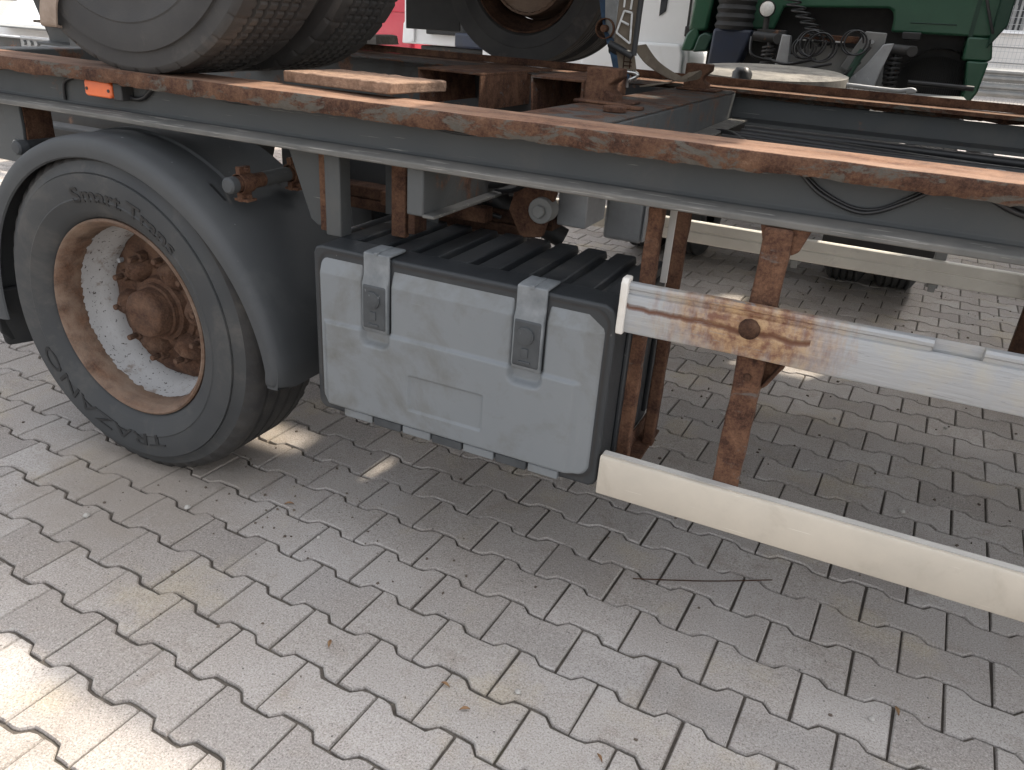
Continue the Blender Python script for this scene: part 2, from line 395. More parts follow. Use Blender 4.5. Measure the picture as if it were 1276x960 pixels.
for v in range(-8, 68):
    for u in range(-50, 30):
        uu = u + .5 + (0 if v % 2 == 0 else .5)
        x, y = lat(uu, v)
        if not (-9.3 < x < 4.8 and -1.2 < y < 10.3): continue
        p = pixel(x, y, 0)
        vis = p is not None and -40 < p[0] < 1316 and -40 < p[1] < 1000
        hid = False
        if vis:                                            # behind toolbox, wheel, boards
            X, Y = p[0], p[1]
            hid = (405 < X < 735 and 300 < Y < 470) or (60 < X < 330 and 190 < Y < 500)
        near = p is not None and -500 < p[0] < 1776 and p[1] < 1500
        cells.append((0 if vis and not hid else 1, p[2] if p else 99, x, y, near or (y > -.6)))
cells.sort(key=lambda c: (c[0], c[1]))
rest = MB()
for k, (nv, d, x, y, near) in enumerate(cells):
    z = rnd(-.0016, .0016); a = -YAW + rnd(-.008, .008); kk = random.randrange(6); flip = pi if random.random() < .5 else 0
    tx, ty = rnd(-.006, .006), rnd(-.006, .006); sx, sy = rnd(-.0007, .0007), rnd(-.0007, .0007)
    if k < 300 and nv == 0:
        o_ = bpy.data.objects.new('paver', pmesh[kk]); col.objects.link(o_); o_.parent = pav
        o_.location = (x + sx, y + sy, z); o_.rotation_euler = (tx, ty, a + flip)
    elif near:
        vs, fs = geos[kk]; c_, s_ = cos(a + flip), sin(a + flip)
        rest.add([(x + sx + X * c_ - Y * s_, y + sy + X * s_ + Y * c_, z + Z + tx * Y * .6 - ty * X * .6) for X, Y, Z in vs], fs)
tag(obj('paver_field', rest, 'paver', pav, smooth=28), None, None, None, 'stuff')

# ================================================================== THE TRAILER
TR = thing('trailer', (-1.92, 1.5, 0), 'rusty grey trailer chassis with toolbox, side guards and single wheel', 'trailer', (0, .01249, 0))
X0, X1 = -4.6, 3.6
ZB, ZT = 1.049, 1.178
def ibeam(name, yo, yi, yweb, flipgap=1, seed=0, topmat='rust_top'):
    N = 700
    # web and lower flange, outside profile is open towards yo
    s = 1 if yi > yo else -1
    mb = MB()
    prof = [(yo, ZB), (yo, ZB + .011), (yo + s * .012, ZB + .0135), (yweb - s * .006, ZB + .019), (yweb, ZB + .026), (yweb, ZT - .036), (yweb + s * .014, ZT - .036), (yweb + s * .014, ZB + .02), (yi, ZB + .012), (yi, ZB)]
    mb.prism(prof, 'x', X0, X1)
    b = obj(name, mb, 'beam_paint', TR, bevel=.0015, smooth=25)
    # rusty top flange with a flaking lower edge
    vs = []; fs = []
    for k in range(N + 1):
        x = X0 + (X1 - X0) * k / N
        lo = ZT - .036 - .006 * vn(x * 3, seed) + .014 * max(0, vn(x * 17, seed + 3) - .62) - .010 * max(0, vn(x * 26, seed + 6) - .6) - .003 * vn(x * 110, seed + 5) + .004
        top = ZT + .0015 * (vn(x * 12, seed + 8) - .5); ou = yo - s * (.002 + .003 * vn(x * 40, seed + 9)); 
        pr = [(ou + s * .002, lo), (ou - s * .001, lo + .008), (ou, top - .005), (ou + s * .004, top), (yi, ZT), (yi, ZT - .014), (yweb + s * .02, ZT - .02), (yweb + s * .012, lo + .004)]
        vs += [(x, a, z) for a, z in pr]
    n = 8
    for k in range(N):
        for i in range(n): j = (i + 1) % n; fs.append((k * n + i, (k + 1) * n + i, (k + 1) * n + j, k * n + j))
    fs += [tuple(range(n)), tuple(range(N * n, N * n + n))[::-1]]
    t = obj('top_flange', MB().add(vs, fs), 'rust_edge', b, smooth=40)
    t.data.materials.append(MATS[topmat])
    for p in t.data.polygons:
        if p.normal.z > .75: p.material_index = 1
    return b
near_beam = ibeam('side_beam', 1.538, 1.692, 1.602, seed=1)
far_beam = ibeam('side_beam', 3.455, 3.295, 3.39, seed=2)
# worn lower lip of the near beam
lip = obj('lower_flange', MB().prism([(1.5365, ZB - .002), (1.5365, ZB + .0118), (1.550, ZB + .0155), (1.586, ZB + .0195), (1.586, ZB + .004), (1.56, ZB - .002)], 'x', X0, X1), 'beam_edge', near_beam, bevel=.003)
# raised rusty edge on the far beam
obj('edge_strip', MB().prism([(3.43, ZT + .001), (3.43, ZT + .03), (3.45, ZT + .03), (3.45, ZT + .001)], 'x', X0, X1), 'rust', far_beam, bevel=.003)

# side marker lamp
mk = MB(); mk.prism([(-2.024, 1.107), (-2.018, 1.101), (-1.93, 1.101), (-1.923, 1.107), (-1.921, 1.134), (-1.928, 1.142), (-2.016, 1.144), (-2.024, 1.138)], 'y', 1.558, 1.580)
lamp = obj('marker_lamp', mk, 'orange_lens', TR, bevel=.005, segs=3)
for dx in (-2.014, -1.932): obj('screw', MB().cyl((dx, 1.5565, 1.120), (dx, 1.562, 1.120), .0045, 10), 'cable_black', lamp)
obj('lamp_base', MB().box(-2.0, -1.90, 1.58, 1.602, 1.106, 1.142), 'cable_black', lamp, bevel=.003)
obj('lamp_bracket', MB().box(-1.92, -1.888, 1.562, 1.602, 1.098, 1.142), 'dark_steel', lamp, bevel=.003)
def cab(pts, r, parent=TR, m='cable_black', n=8): return obj('cable', MB().tube(smoothpath(pts, n), r, 8), m, parent, smooth=60)
cab([(-1.90, 1.59, 1.112), (-1.875, 1.592, 1.104), (-1.845, 1.594, 1.110), (-1.82, 1.594, 1.128), (-1.80, 1.596, 1.14)], .006)
cab([(-2.16, 1.596, 1.075), (-2.15, 1.595, 1.12), (-2.11, 1.595, 1.138), (-2.07, 1.595, 1.14), (-2.045, 1.596, 1.12), (-2.04, 1.597, 1.105)], .005)
cab([(-.155, 1.596, 1.145), (-.113, 1.594, 1.111), (-.051, 1.593, 1.088), (-.01, 1.593, 1.090), (.039, 1.594, 1.116), (.08, 1.596, 1.145)], .0042)
cab([(-.150, 1.600, 1.145), (-.108, 1.598, 1.115), (-.05, 1.597, 1.093), (-.005, 1.597, 1.096), (.036, 1.598, 1.12), (.07, 1.6, 1.145)], .003)
cab([(.16, 1.596, 1.145), (.22, 1.594, 1.122), (.32, 1.594, 1.112), (.45, 1.594, 1.125)], .006)
cab([(-1.0, 1.596, 1.143), (-.93, 1.594, 1.132), (-.86, 1.594, 1.130), (-.80, 1.596, 1.141)], .004)
cab([(-1.60, 1.596, 1.143), (-1.55, 1.594, 1.131), (-1.47, 1.594, 1.133), (-1.42, 1.596, 1.143)], .004)

# ---------------------------------------------------------------- wheel
WC = (-1.922, 0., .485)
def tyre_profile(y0, R, rb, wd, groove=.012, ng=4, bulge=.045, lug=True, sq=1.0):
    f = [(rb - .006, bulge + .02), (rb + .004, bulge + .001), (rb + .012, bulge - .012), (rb + .030, .016), (rb + .058, .004), (rb + .062, .002), (rb + .066, .004), (rb + .095, .0), (rb + .13, .003),
         (R - .062, .010), (R - .058, .008), (R - .054, .012), (R - .034, .024), (R - .030, .0245), (R - .012, .036), (R - .003, .046), (R, .060)]
    f = f[:-5] + [(R - (R - r) * sq, t * sq) for r, t in f[-5:-1]] + [f[-1]]
    tr = []
    yl, yr = .060, wd - .060
    for k in range(ng):
        yc = yl + (yr - yl) * (k + .5) / ng
        tr += [(R, yc - .007), (R - groove, yc - .004), (R - groove, yc + .004), (R, yc + .007)]
    pf = f + tr + [(r, wd - t) for r, t in f[::-1]]
    return [(r, y0 + t) for r, t in pf], len(f)
def tyre(name, c, y0, R, rb, wd, parent, m1='tyre', m2='tyre_tread', seg=168, ng=4, bulge=.045, sq=1.0, sipes=False, notch=3, nd_=.0075):
    pf, nf = tyre_profile(y0, R, rb, wd, ng=ng, bulge=bulge, sq=sq)
    np_ = len(pf)
    def rf(i, k, r, t):
        if k % notch == 0:
            if i in (nf - 3, nf - 2): return r - nd_, t + .002
            if i in (np_ - nf + 2, np_ - nf + 1): return r - nd_, t - .002
        if sipes and k % 4 == 0 and nf <= i < np_ - nf and (i - nf) % 4 in (0, 3): return r - .0045, t
        return r, t
    mb = MB().lathe(pf, (c[0], c[1], c[2]), seg, 'y', rf=rf)
    o = obj(name, mb, m1, parent, smooth=32)
    o.data.materials.append(MATS[m2])
    off = ORG[rootof(parent).name]
    for p in o.data.polygons:
        q = p.center + off
        if hypot(q.x - c[0], q.z - c[2]) > R - .025: p.material_index = 1
    return o, pf[:nf]
# rim: rusty outer barrel, silver gutter, rusty disc with hub
rimp = [(.300, 1.512), (.3005, 1.498), (.295, 1.494), (.289, 1.497), (.285, 1.506), (.279, 1.512), (.274, 1.53), (.270, 1.565)]
wheel = obj('wheel', MB().lathe(rimp + [(.2725, 1.60), (.28, 1.612)], WC, 96, 'y'), 'rust_rim', TR, smooth=40)
def rimwob(i, k, r, t):
    if i == 0: return r, t - .008 * vn(k * .21, 4) - .007 * vn(k * .73, 6) - .004 * vn(k * 1.9, 8)
    return r, t
obj('rim_well', MB().lathe([(.2695, 1.578), (.267, 1.60), (.258, 1.625), (.247, 1.65), (.240, 1.68), (.238, 1.76)], WC, 300, 'y', rf=rimwob), 'rim_silver', wheel, smooth=50)
obj('disc', MB().lathe([(.246, 1.70), (.238, 1.672), (.218, 1.660), (.19, 1.653), (.15, 1.65), (.10, 1.65), (.02, 1.65)], WC, 72, 'y', rf=lambda i, k, r, t: (r * (1 + .012 * (vn(k * .8, 2) - .5)), t + .012 * (vn(k * 1.3 + i, 9) - .5))), 'rust_hub', wheel, smooth=50)
hub = obj('hub', MB().lathe([(.0, 1.552), (.050, 1.552), (.063, 1.554), (.070, 1.559), (.073, 1.567), (.076, 1.602), (.083, 1.604), (.085, 1.618), (.098, 1.621), (.103, 1.640), (.122, 1.642), (.128, 1.66)], WC, 48, 'y', rf=lambda i, k, r, t: (r * (1 + .03 * (vn(k * 1.1 + i * .3, 5) - .5)), t)), 'rust_hub', wheel, smooth=45)
nutm = None
for k in range(10):
    a = 2 * pi * (k + .3) / 10; x, z = WC[0] + .165 * sin(a), WC[2] + .165 * cos(a)
    if nutm is None:
        mb = MB().cyl((x, 1.622, z), (x, 1.66, z), .019, 6).cyl((x, 1.592, z), (x, 1.622, z), .0095, 10); mb.lathe([(.026, 1.66), (.026, 1.675)], (x, 0, z), 16)
        nut0 = nutm = obj('wheel_nut', mb, 'rust_hub', wheel, bevel=.002); px, pz = x, z
    else: copyat(nut0, (x - px, 0, z - pz), wheel)
# hand holes and lumps of rust in the dish
for k in range(6):
    a = 2 * pi * (k + .1) / 6 + .3; x, z = WC[0] + .145 * sin(a), WC[2] + .135 * cos(a)
    mb = MB().lathe([(0, 1.598), (.020, 1.600), (.034, 1.612), (.046, 1.632), (.052, 1.66)], (x, 0, z), 14, 'y', rf=lambda i, k2, r, t: (r * (1 + .45 * (vn(k2 * 1.7 + k, 3) - .5)), t + .012 * (vn(k2 * 2.1 + i * 3 + k, 5) - .5)))
    obj('rust_lump', mb, 'rust_hub', hub, smooth=60)
for a in (2.3, -1.0):
    x, z = WC[0] + .215 * sin(a), WC[2] + .215 * cos(a)
    obj('valve', MB().cyl((x, 1.66, z), (x, 1.70, z), .006, 10).cyl((x, 1.645, z), (x, 1.66, z), .0075, 10), 'steel_light', wheel)
ty, tpf = tyre('tyre', WC, 1.464, .490, .298, .340, wheel, bulge=.040)
def ysurf(r):
    for (r0, y0), (r1, y1) in zip(tpf, tpf[1:]):
        if r0 <= r <= r1: return y0 + (y1 - y0) * (r - r0) / max(1e-6, r1 - r0)
    return tpf[-1][1]
def arctext(txt, r0, h, a0, a1, parent, name='lettering', bold=.0):
    cu = bpy.data.curves.new('t', 'FONT'); cu.body = txt; cu.size = 1; cu.resolution_u = 3; cu.offset = bold
    to = bpy.data.objects.new('t', cu); col.objects.link(to)
    dg = bpy.context.evaluated_depsgraph_get(); me = to.evaluated_get(dg).to_mesh()
    V = [tuple(v.co) for v in me.vertices]; Fs = [tuple(p.vertices) for p in me.polygons]
    xs = [v[0] for v in V]; x0, x1 = min(xs), max(xs)
    mb = MB(); vs = []
    for x, y, z in V:
        t = (x - x0) / (x1 - x0); a = a0 + (a1 - a0) * t; r = r0 + y * h
        vs.append((WC[0] + r * sin(a), ysurf(r) - .0016, WC[2] + r * cos(a)))
    mb.add(vs, Fs)
    to.to_mesh_clear(); bpy.data.objects.remove(to)
    me2 = obj(name, mb, 'tyre_letter', parent, smooth=0); me2['kind'] = 'stuff'
    md = me2.modifiers.new('s', 'SOLIDIFY'); md.thickness = .002; md.offset = 0
    return me2
arctext('Smart Trans', .352, .060, rad(-16), rad(45), wheel, bold=.014)
arctext('TRAZANO', .355, .055, rad(160), rad(160 + 86), wheel)
# far wheel of the same axle, axle beam
aw = obj('axle', MB().cyl((-1.92, 1.70, .485), (-1.92, 3.25, .485), .06, 20), 'dark_steel', TR, smooth=60)
fw = obj('wheel', MB().lathe([(.30, 3.44), (.27, 3.40), (.25, 3.33), (.02, 3.30)], WC, 48, 'y'), 'rust_rim', TR, smooth=40)
tyre('tyre', WC, 3.11, .494, .298, .345, fw, seg=96)

# ---------------------------------------------------------------- mudguard
MC = (-1.935, 0., .445)
mp = [(.506, 1.478), (.510, 1.473), (.530, 1.470), (.551, 1.4725), (.560, 1.480), (.5655, 1.497), (.567, 1.53), (.567, 1.70), (.567, 1.885), (.560, 1.892), (.560, 1.885), (.562, 1.70), (.562, 1.53), (.559, 1.50), (.553, 1.485), (.545, 1.480), (.528, 1.478), (.512, 1.480)]
mb = MB()
A0, A1 = rad(-97), rad(88); NS = 84; EXT = 6
np_ = len(mp); vs = []
rows = []
for k in range(NS + 1):
    a = A0 + (A1 - A0) * k / NS
    gr = 1 + .085 * max(0, (a - rad(28)) / (A1 - rad(28))) ** 1.3       # opens out towards the rear skirt
    rows.append([(MC[0] + r * (gr if r < .55 else 1 + (gr - 1) * .62) * sin(a), y, MC[2] + r * (1 if r > .55 else 1 + (gr - 1) * .4) * cos(a)) for r, y in mp])
last = rows[-1]
for k in range(1, EXT + 1):
    t = k / EXT; rows.append([(x - .006 * t, y + (.0 if i > 8 else .018 * t ** 4), z - .062 * t - (.0 if y > 1.5 else -.012 * t ** 3)) for i, (x, y, z) in enumerate(last)])
fs = []
for k in range(len(rows)):
    vs += rows[k]
for k in range(len(rows) - 1):
    for i in range(np_):
        j = (i + 1) % np_; fs.append((k * np_ + i, k * np_ + j, (k + 1) * np_ + j, (k + 1) * np_ + i))
fs += [tuple(range(np_)), tuple(range((len(rows) - 1) * np_, len(rows) * np_))[::-1]]
mud = obj('mudguard', MB().add(vs, fs), 'plastic_dark', TR, smooth=35)
# moulded rib and slots on the shell
for a0, a1, yy, hh in ((-30, 42, 1.66, .006), (50, 74, 1.60, .006), (50, 74, 1.76, .006)):
    rv = []; 
    for k in range(25):
        a = rad(a0 + (a1 - a0) * k / 24); r = .5665; e = hh * min(1, min(k, 24 - k) / 3)
        for dr, dy in ((0, -.03), (e, -.022), (e, .022), (0, .03)):
            rv.append((MC[0] + (r + dr) * sin(a), yy + dy, MC[2] + (r + dr) * cos(a)))
    obj('moulded_rib', MB().add(rv, [(k * 4 + i, (k + 1) * 4 + i, (k + 1) * 4 + i + 1, k * 4 + i + 1) for k in range(24) for i in range(3)]), 'plastic_dark', mud, smooth=30)
# flap below the rear end
fl = MB().prism([(-2.508, .455), (-2.512, .31), (-2.47, .272), (-2.40, .262), (-2.36, .275), (-2.35, .43), (-2.40, .46)], 'y', 1.60, 1.612)
obj('mud_flap', MB().hexa([(-2.535, 1.50, .275), (-2.515, 1.50, .262), (-2.33, 1.90, .262), (-2.35, 1.90, .275)], [(-2.525, 1.475, .47), (-2.50, 1.475, .47), (-2.33, 1.90, .47), (-2.36, 1.90, .47)]), 'black_rubber', mud, bevel=.01)
obj('mud_flap', MB().prism([(1.478, .46), (1.482, .32), (1.51, .285), (1.56, .27), (1.885, .27), (1.885, .46)], 'x', -2.515, -2.503), 'black_rubber', mud, bevel=.004)
# support tube with rusty clamps
tb = obj('support_tube', MB().cyl((-1.515, 1.545, .932), (-1.515, 1.86, .932), .019, 18), 'rust', TR, smooth=60)
obj('end_cap', MB().lathe([(.0, 1.528), (.016, 1.529), (.021, 1.534), (.0215, 1.556)], (-1.515, 0, .932), 20), 'plastic_dark', tb, smooth=40)
obj('paint_band', MB().cyl((-1.515, 1.66, .932), (-1.515, 1.76, .932), .0198, 18), 'beam_paint', tb, smooth=60)
for yy, mt in ((1.59, 'rust'), (1.79, 'rust')):
    c = obj('clamp', MB().lathe([(.023, -.022), (.026, -.022), (.026, .022), (.023, .022)], (-1.515, yy, .932), 20, close=True).box(-1.522, -1.508, yy - .02, yy + .02, .955, .975).box(-1.522, -1.508, yy - .02, yy + .02, .885, .908).box(-1.535, -1.49, yy - .018, yy + .018, .886, .893), mt, tb, bevel=.002)
    for zb in (.966, .897): obj('bolt', MB().cyl((-1.535, yy, zb), (-1.495, yy, zb), .007, 6), 'rust', c)
for a_, y_, l_ in ((37, 1.575, .06), (49, 1.575, .05), (37, 1.80, .05)):
    c_ = rad(a_); t_ = Vector((cos(c_), 0, -sin(c_))); n_ = Vector((sin(c_), 0, cos(c_))); p_ = Vector((MC[0], y_, MC[2])) + n_ * .5672; u_ = Vector((0, .004, 0))
    q_ = lambda s1, s2, h_: tuple(p_ + t_ * s1 * l_ / 2 + u_ * s2 + n_ * h_)
    obj('slot', MB().hexa([q_(-1, -1, 0), q_(1, -1, 0), q_(1, 1, 0), q_(-1, 1, 0)], [q_(-1, -1, .0012), q_(1, -1, .0012), q_(1, 1, .0012), q_(-1, 1, .0012)]), 'cable_black', mud)
tb2 = obj('support_tube', MB().cyl((-2.335, 1.555, .925), (-2.335, 1.95, .925), .019, 18), 'dark_steel', TR, smooth=60)
obj('end_cap', MB().lathe([(.0, 1.538), (.016, 1.539), (.021, 1.544), (.0215, 1.57)], (-2.335, 0, .925), 20), 'plastic_dark', tb2, smooth=40)

# ---------------------------------------------------------------- hangers and cross members under the near beam
obj('gusset_plate', MB().prism([(-1.425, ZB), (-1.30, ZB), (-1.30, .845), (-1.33, .838), (-1.352, .852)], 'y', 1.655, 1.663), 'beam_paint', TR, bevel=.002)
obj('gusset_stay', MB().box(-1.302, -1.277, 1.63, 1.70, .835, ZB), 'rust', TR, bevel=.002)
obj('hanger_bar', MB().box(-1.262, -1.215, 1.60, 1.645, .835, ZB), 'beam_paint', TR, bevel=.003)
obj('panel', MB().box(-1.215, -1.05, 1.80, 1.806, .86, ZB), 'frame_grey', TR, bevel=.002)
obj('stay', MB().box(-1.118, -1.075, 1.68, 1.70, .84, ZB), 'rust', TR, bevel=.003)
obj('stay', MB().box(-1.055, -1.035, 1.66, 1.72, .86, ZB), 'rust_dark', TR, bevel=.003)
obj('stay', MB().box(-1.30, -.96, 1.90, 1.95, .855, .895), 'rust', TR, bevel=.004)
obj('cross_member', MB().box(-1.0, -.955, 1.565, 3.42, .935, ZB), 'frame_grey', TR, bevel=.004)
obj('cross_lip', MB().box(-.957, -.925, 1.565, 3.42, .933, .941), 'beam_edge', TR, bevel=.002)
hg = obj('spring_hanger', MB().prism([(-.90, .90), (-.86, 1.06), (-.74, 1.06), (-.70, 1.03), (-.76, 1.0), (-.80, .84), (-.86, .83)], 'y', 1.92, 1.945), 'rust', TR, bevel=.003)
obj('hanger_bolt', MB().cyl((-.80, 1.90, .915), (-.80, 1.95, .915), .034, 20).cyl((-.80, 1.885, .915), (-.80, 1.90, .915), .018, 6), 'grey_metal', hg, bevel=.002)
wb = obj('bracket_box', MB().box(-.79, -.705, 2.0, 2.16, .862, .985), 'steel_light', TR, bevel=.004)
obj('bracket_box', MB().box(-.725, -.605, 2.22, 2.44, .79, .945), 'steel_light', TR, bevel=.012, segs=3)
obj('bracket_plate', MB().box(-.602, -.596, 2.21, 2.45, .80, .95), 'steel_light', TR, bevel=.002)
obj('bracket_top', MB().box(-.88, -.58, 1.98, 2.46, .985, 1.0), 'rust', TR, bevel=.003)
obj('leaf_spring', MB().box(-1.9, -.80, 2.0, 2.07, .84, .875).box(-1.75, -.9, 2.0, 2.07, .805, .838), 'rust_dark', TR, bevel=.004)
obj('damper', MB().cyl((-1.05, 2.02, .92), (-.80, 2.1, .80), .03, 16), 'dark_steel', TR, smooth=50)
cab([(-1.15, 1.95, 1.0), (-1.03, 1.93, .955), (-.93, 1.9, .965), (-.86, 1.88, 1.0), (-.8, 1.88, 1.03)], .009)
cab([(-1.12, 2.0, 1.0), (-1.0, 1.96, .94), (-.90, 1.92, .95), (-.83, 1.90, .99), (-.78, 1.9, 1.03)], .007)
cab([(-1.10, 1.85, .87), (-1.02, 1.9, .93), (-.99, 1.95, .88), (-.95, 1.98, .86)], .006)
obj('shade_backing', MB().box(-1.95, -1.42, 2.25, 2.26, .80, ZB), 'dark_steel', TR)  # dark plate added as shade, hides the bright ground beyond the gusset
obj('air_tank', MB().lathe([(0, -.62), (.08, -.615), (.11, -.59), (.115, -.55), (.115, .55), (.11, .59), (.08, .615), (0, .62)], (-2.75, 2.35, .88), 28, 'x'), 'dark_steel', TR, smooth=50)
obj('suspension_arm', MB().box(-2.9, -1.9, 2.0, 2.09, .78, .90), 'dark_steel', TR, bevel=.01)
lb = obj('hanger_plate', MB().prism([(-2.60, ZB), (-2.375, ZB), (-2.375, .97), (-2.385, .885), (-2.43, .865), (-2.60, .865)], 'y', 1.60, 1.61), 'frame_grey', TR, bevel=.002)
obj('bolt', MB().cyl((-2.405, 1.588, .925), (-2.405, 1.60, .925), .012, 6), 'galv', lb)
obj('hanger_stay', MB().box(-2.392, -2.372, 1.61, 1.70, .87, ZB), 'rust', TR, bevel=.002)

# ---------------------------------------------------------------- cross member on top with pockets and locks
cm = obj('cross_member', MB().box(-.80, -.595, 1.694, 3.294, 1.065, 1.164), 'frame_grey', TR, bevel=.005)
obj('cover_plate', MB().prism([(-.815, 1.70), (-.597, 1.70), (-.593, 3.28), (-.80, 3.28)], 'z', 1.1645, 1.1705), 'rust_deck', cm, bevel=.002)
obj('cross_lip', MB().box(-.593, -.53, 1.75, 3.28, 1.066, 1.073), 'beam_edge', cm, bevel=.002)
def lock(x, y, s=1.0):
    o = obj('container_lock', MB().prism([(x - .055, 1.171), (x + .03, 1.171), (x + .03, 1.195), (x + .012, 1.205), (x + .012, 1.22), (x + .035, 1.24), (x + .035, 1.262), (x - .055, 1.262)], 'y', y - .035 * s, y + .035 * s).box(x - .075, x + .075, y - .06 * s, y + .06 * s, 1.171, 1.179), 'rust', TR, bevel=.004)
    return o
lock(-.755, 2.22, 1.25); lock(-.70, 3.12, 1.1)
obj('lug', MB().cyl((-.66, 2.0, 1.171), (-.66, 2.0, 1.185), .03, 18), 'rust', TR, bevel=.003)
obj('lug', MB().box(-.70, -.62, 2.09, 2.13, 1.171, 1.18), 'rust', TR, bevel=.003)
def pocket(x0, x1, y0, y1, z0, z1, m):
    t = .007
    o = obj('stake_pocket', MB().box(x0, x1, y0, y1, z1 - t, z1).hexa([(x0 + .01, y0, z0), (x0 + .01 + t, y0, z0), (x0 + .01 + t, y1, z0), (x0 + .01, y1, z0)], [(x0, y0, z1 - t), (x0 + t, y0, z1 - t), (x0 + t, y1, z1 - t), (x0, y1, z1 - t)]).box(x1 - t, x1, y0, y1, z0, z1 - t - .0005).box(x0 + .012, x1 - t, y1 - t, y1, z0, z1 - t - .001), m, TR, bevel=.0015)
    return o
pocket(-1.03, -.86, 2.30, 2.72, 1.10, 1.218, 'rust_post')
pocket(-1.62, -1.36, 2.62, 3.28, 1.06, 1.185, 'rust_post')
obj('pocket_web', MB().box(-4.2, -1.62, 3.20, 3.29, .93, 1.172), 'frame_grey', TR, bevel=.003)
obj('deck_plate', MB().prism([(-2.75, 3.02), (-2.2, 2.98), (-.86, 3.05), (-.86, 3.29), (-2.75, 3.29)], 'z', 1.1725, 1.1785), 'rust_deck', TR, bevel=.002)
obj('inner_web', MB().box(-1.75, -.80, 3.05, 3.06, .86, 1.17), 'dark_steel', TR)  # dark web, enlarged as shade to cover bright ground below the deck
for x in (-2.9, 1.6): obj('cross_member', MB().box(x, x + .1, 1.7, 3.29, 1.06, 1.16), 'frame_grey', TR, bevel=.004)
# loom of hoses between the beams
for k in range(9):
    y = 1.86 + k * .155 + rnd(-.03, .03); z = 1.045 + rnd(-.012, .012)
    cab([(-.50, y + rnd(-.05, .05), z + .01), (-.1, y + rnd(-.05, .05), z), (.4, y + rnd(-.06, .06), z - .005), (.9, y + rnd(-.05, .05), z), (1.6, y, z)], rnd(.010, .018), TR, 'cable_black', 6)
obj('hose_tray', MB().box(-.45, 1.6, 1.80, 3.22, 1.005, 1.018), 'dark_steel', TR, bevel=.002)
for k, (x, y) in enumerate(((.02, 2.35), (.25, 2.6))): obj('cable_clip', MB().box(x, x + .05, y, y + .03, 1.05, 1.075), 'grey_metal', TR, bevel=.003)
cab([(-.62, 2.9, 1.05), (-.5, 2.75, 1.07), (-.38, 2.55, 1.06), (-.2, 2.4, 1.05), (.1, 2.35, 1.05)], .012)
cab([(-.60, 2.6, 1.05), (-.52, 2.45, 1.068), (-.40, 2.3, 1.06), (-.25, 2.2, 1.05), (.1, 2.1, 1.05)], .012)

# ---------------------------------------------------------------- toolbox
BX0, BX1, BZ0, BZ1, BY0, BY1 = -1.232, -.443, .392, .838, 1.522, 1.925
BF = 1.508
tbx = MB().prism([(BX0 + .02, BZ0), (BX1 - .02, BZ0), (BX1 - .006, BZ0 + .006), (BX1, BZ0 + .022), (BX1, BZ1 - .03), (BX1 - .008, BZ1 - .01), (BX1 - .028, BZ1 - .001), (BX0 + .024, BZ1 - .001), (BX0 + .006, BZ1 - .007), (BX0, BZ1 - .024), (BX0, BZ0 + .022), (BX0 + .006, BZ0 + .006)], 'y', BF, 1.602)
tbx.prism([(BX0 + .02, BZ0), (BX1 - .02, BZ0), (BX1 - .004, BZ0 + .01), (BX1 - .002, BZ0 + .024), (BX1 - .002, BZ1 - .03), (BX1 - .014, BZ1 - .021), (BX0 + .012, BZ1 - .021), (BX0 + .002, BZ1 - .03), (BX0 + .002, BZ0 + .024), (BX0 + .004, BZ0 + .01)], 'y', 1.6025, BY1 - .01)
box = obj('toolbox', tbx, 'box_body', TR, bevel=.006, segs=3, smooth=40)
# ribs moulded on the top
nr = 10
for k in range(nr):
    x = BX0 + .036 + k * (BX1 - BX0 - .072) / (nr - 1); wv = .0265; y0 = 1.60 + (.02 if k == 0 else 0)
    y0 = 1.599
    lo = [(x - wv - .004, y0, BZ1 - .023), (x + wv + .004, y0, BZ1 - .023), (x + wv + .004, BY1 + .002, BZ1 - .023), (x - wv - .004, BY1 + .002, BZ1 - .023)]
    hi = [(x - wv, y0, BZ1 - .002), (x + wv, y0, BZ1 - .002), (x + wv, BY1, BZ1 - .002), (x - wv, BY1, BZ1 - .002)]
    obj('rib', MB().hexa(lo, hi), 'box_body', box, bevel=.004, segs=2)
for k in range(4):                                         # ribs on the end wall
    y = 1.60 + k * .085
    obj('side_rib', MB().box(BX1 - .002, BX1 + .010, y, y + .04, BZ0 + .05, BZ1 - .06), 'box_body', box, bevel=.004)
# lid: height field over a rounded rectangle
LX0, LX1, LZ0, LZ1 = -1.213, -.460, .412, .822
def rrect(x, z, x0, x1, z0, z1, r):
    cx, cz = (x0 + x1) / 2, (z0 + z1) / 2; qx = abs(x - cx) - (x1 - x0) / 2 + r; qz = abs(z - cz) - (z1 - z0) / 2 + r
    return hypot(max(qx, 0), max(qz, 0)) + min(max(qx, qz), 0) - r
def sm(a, b, x):
    t = max(0, min(1, (x - a) / (b - a))); return t * t * (3 - 2 * t)
LATCH = (-1.041, -.637)
def lidy(x, z):
    d = -rrect(x, z, LX0, LX1, LZ0, LZ1, .034)
    h = .0125 + .0135 * sm(0, .010, d) ** .6                        # how far it stands out
    h -= .013 * max(0, min(1, (z - .772) / .040))                    # sloped band along the top edge
    # raised lower field, the step is a crease across the lid
    zc = .6515 - .004 * ((x + .835) / .37) ** 2
    inx = sm(LX0 + .012, LX0 + .03, x) * (1 - sm(LX1 - .060, LX1 - .040, x))
    h += .0085 * (1 - sm(zc - .0035, zc + .0050, z)) * inx
    h -= .008 * max(0, min(1, (x - (LX1 - .045)) / .035))
    # recessed label field
    dl = rrect(x, z, -.942, -.739, .466, .560, .004)
    h -= .0055 * (1 - sm(-.002, .002, dl))
    for lx in LATCH:                                       # latch pockets
        dp = rrect(x, z, lx - .043, lx + .043, .611, .90, .022)
        h -= .019 * (1 - sm(-.012, .003, dp))
    return BY0 - h
NX, NZ = 250, 140; vs = []; fs = []; idx = {}
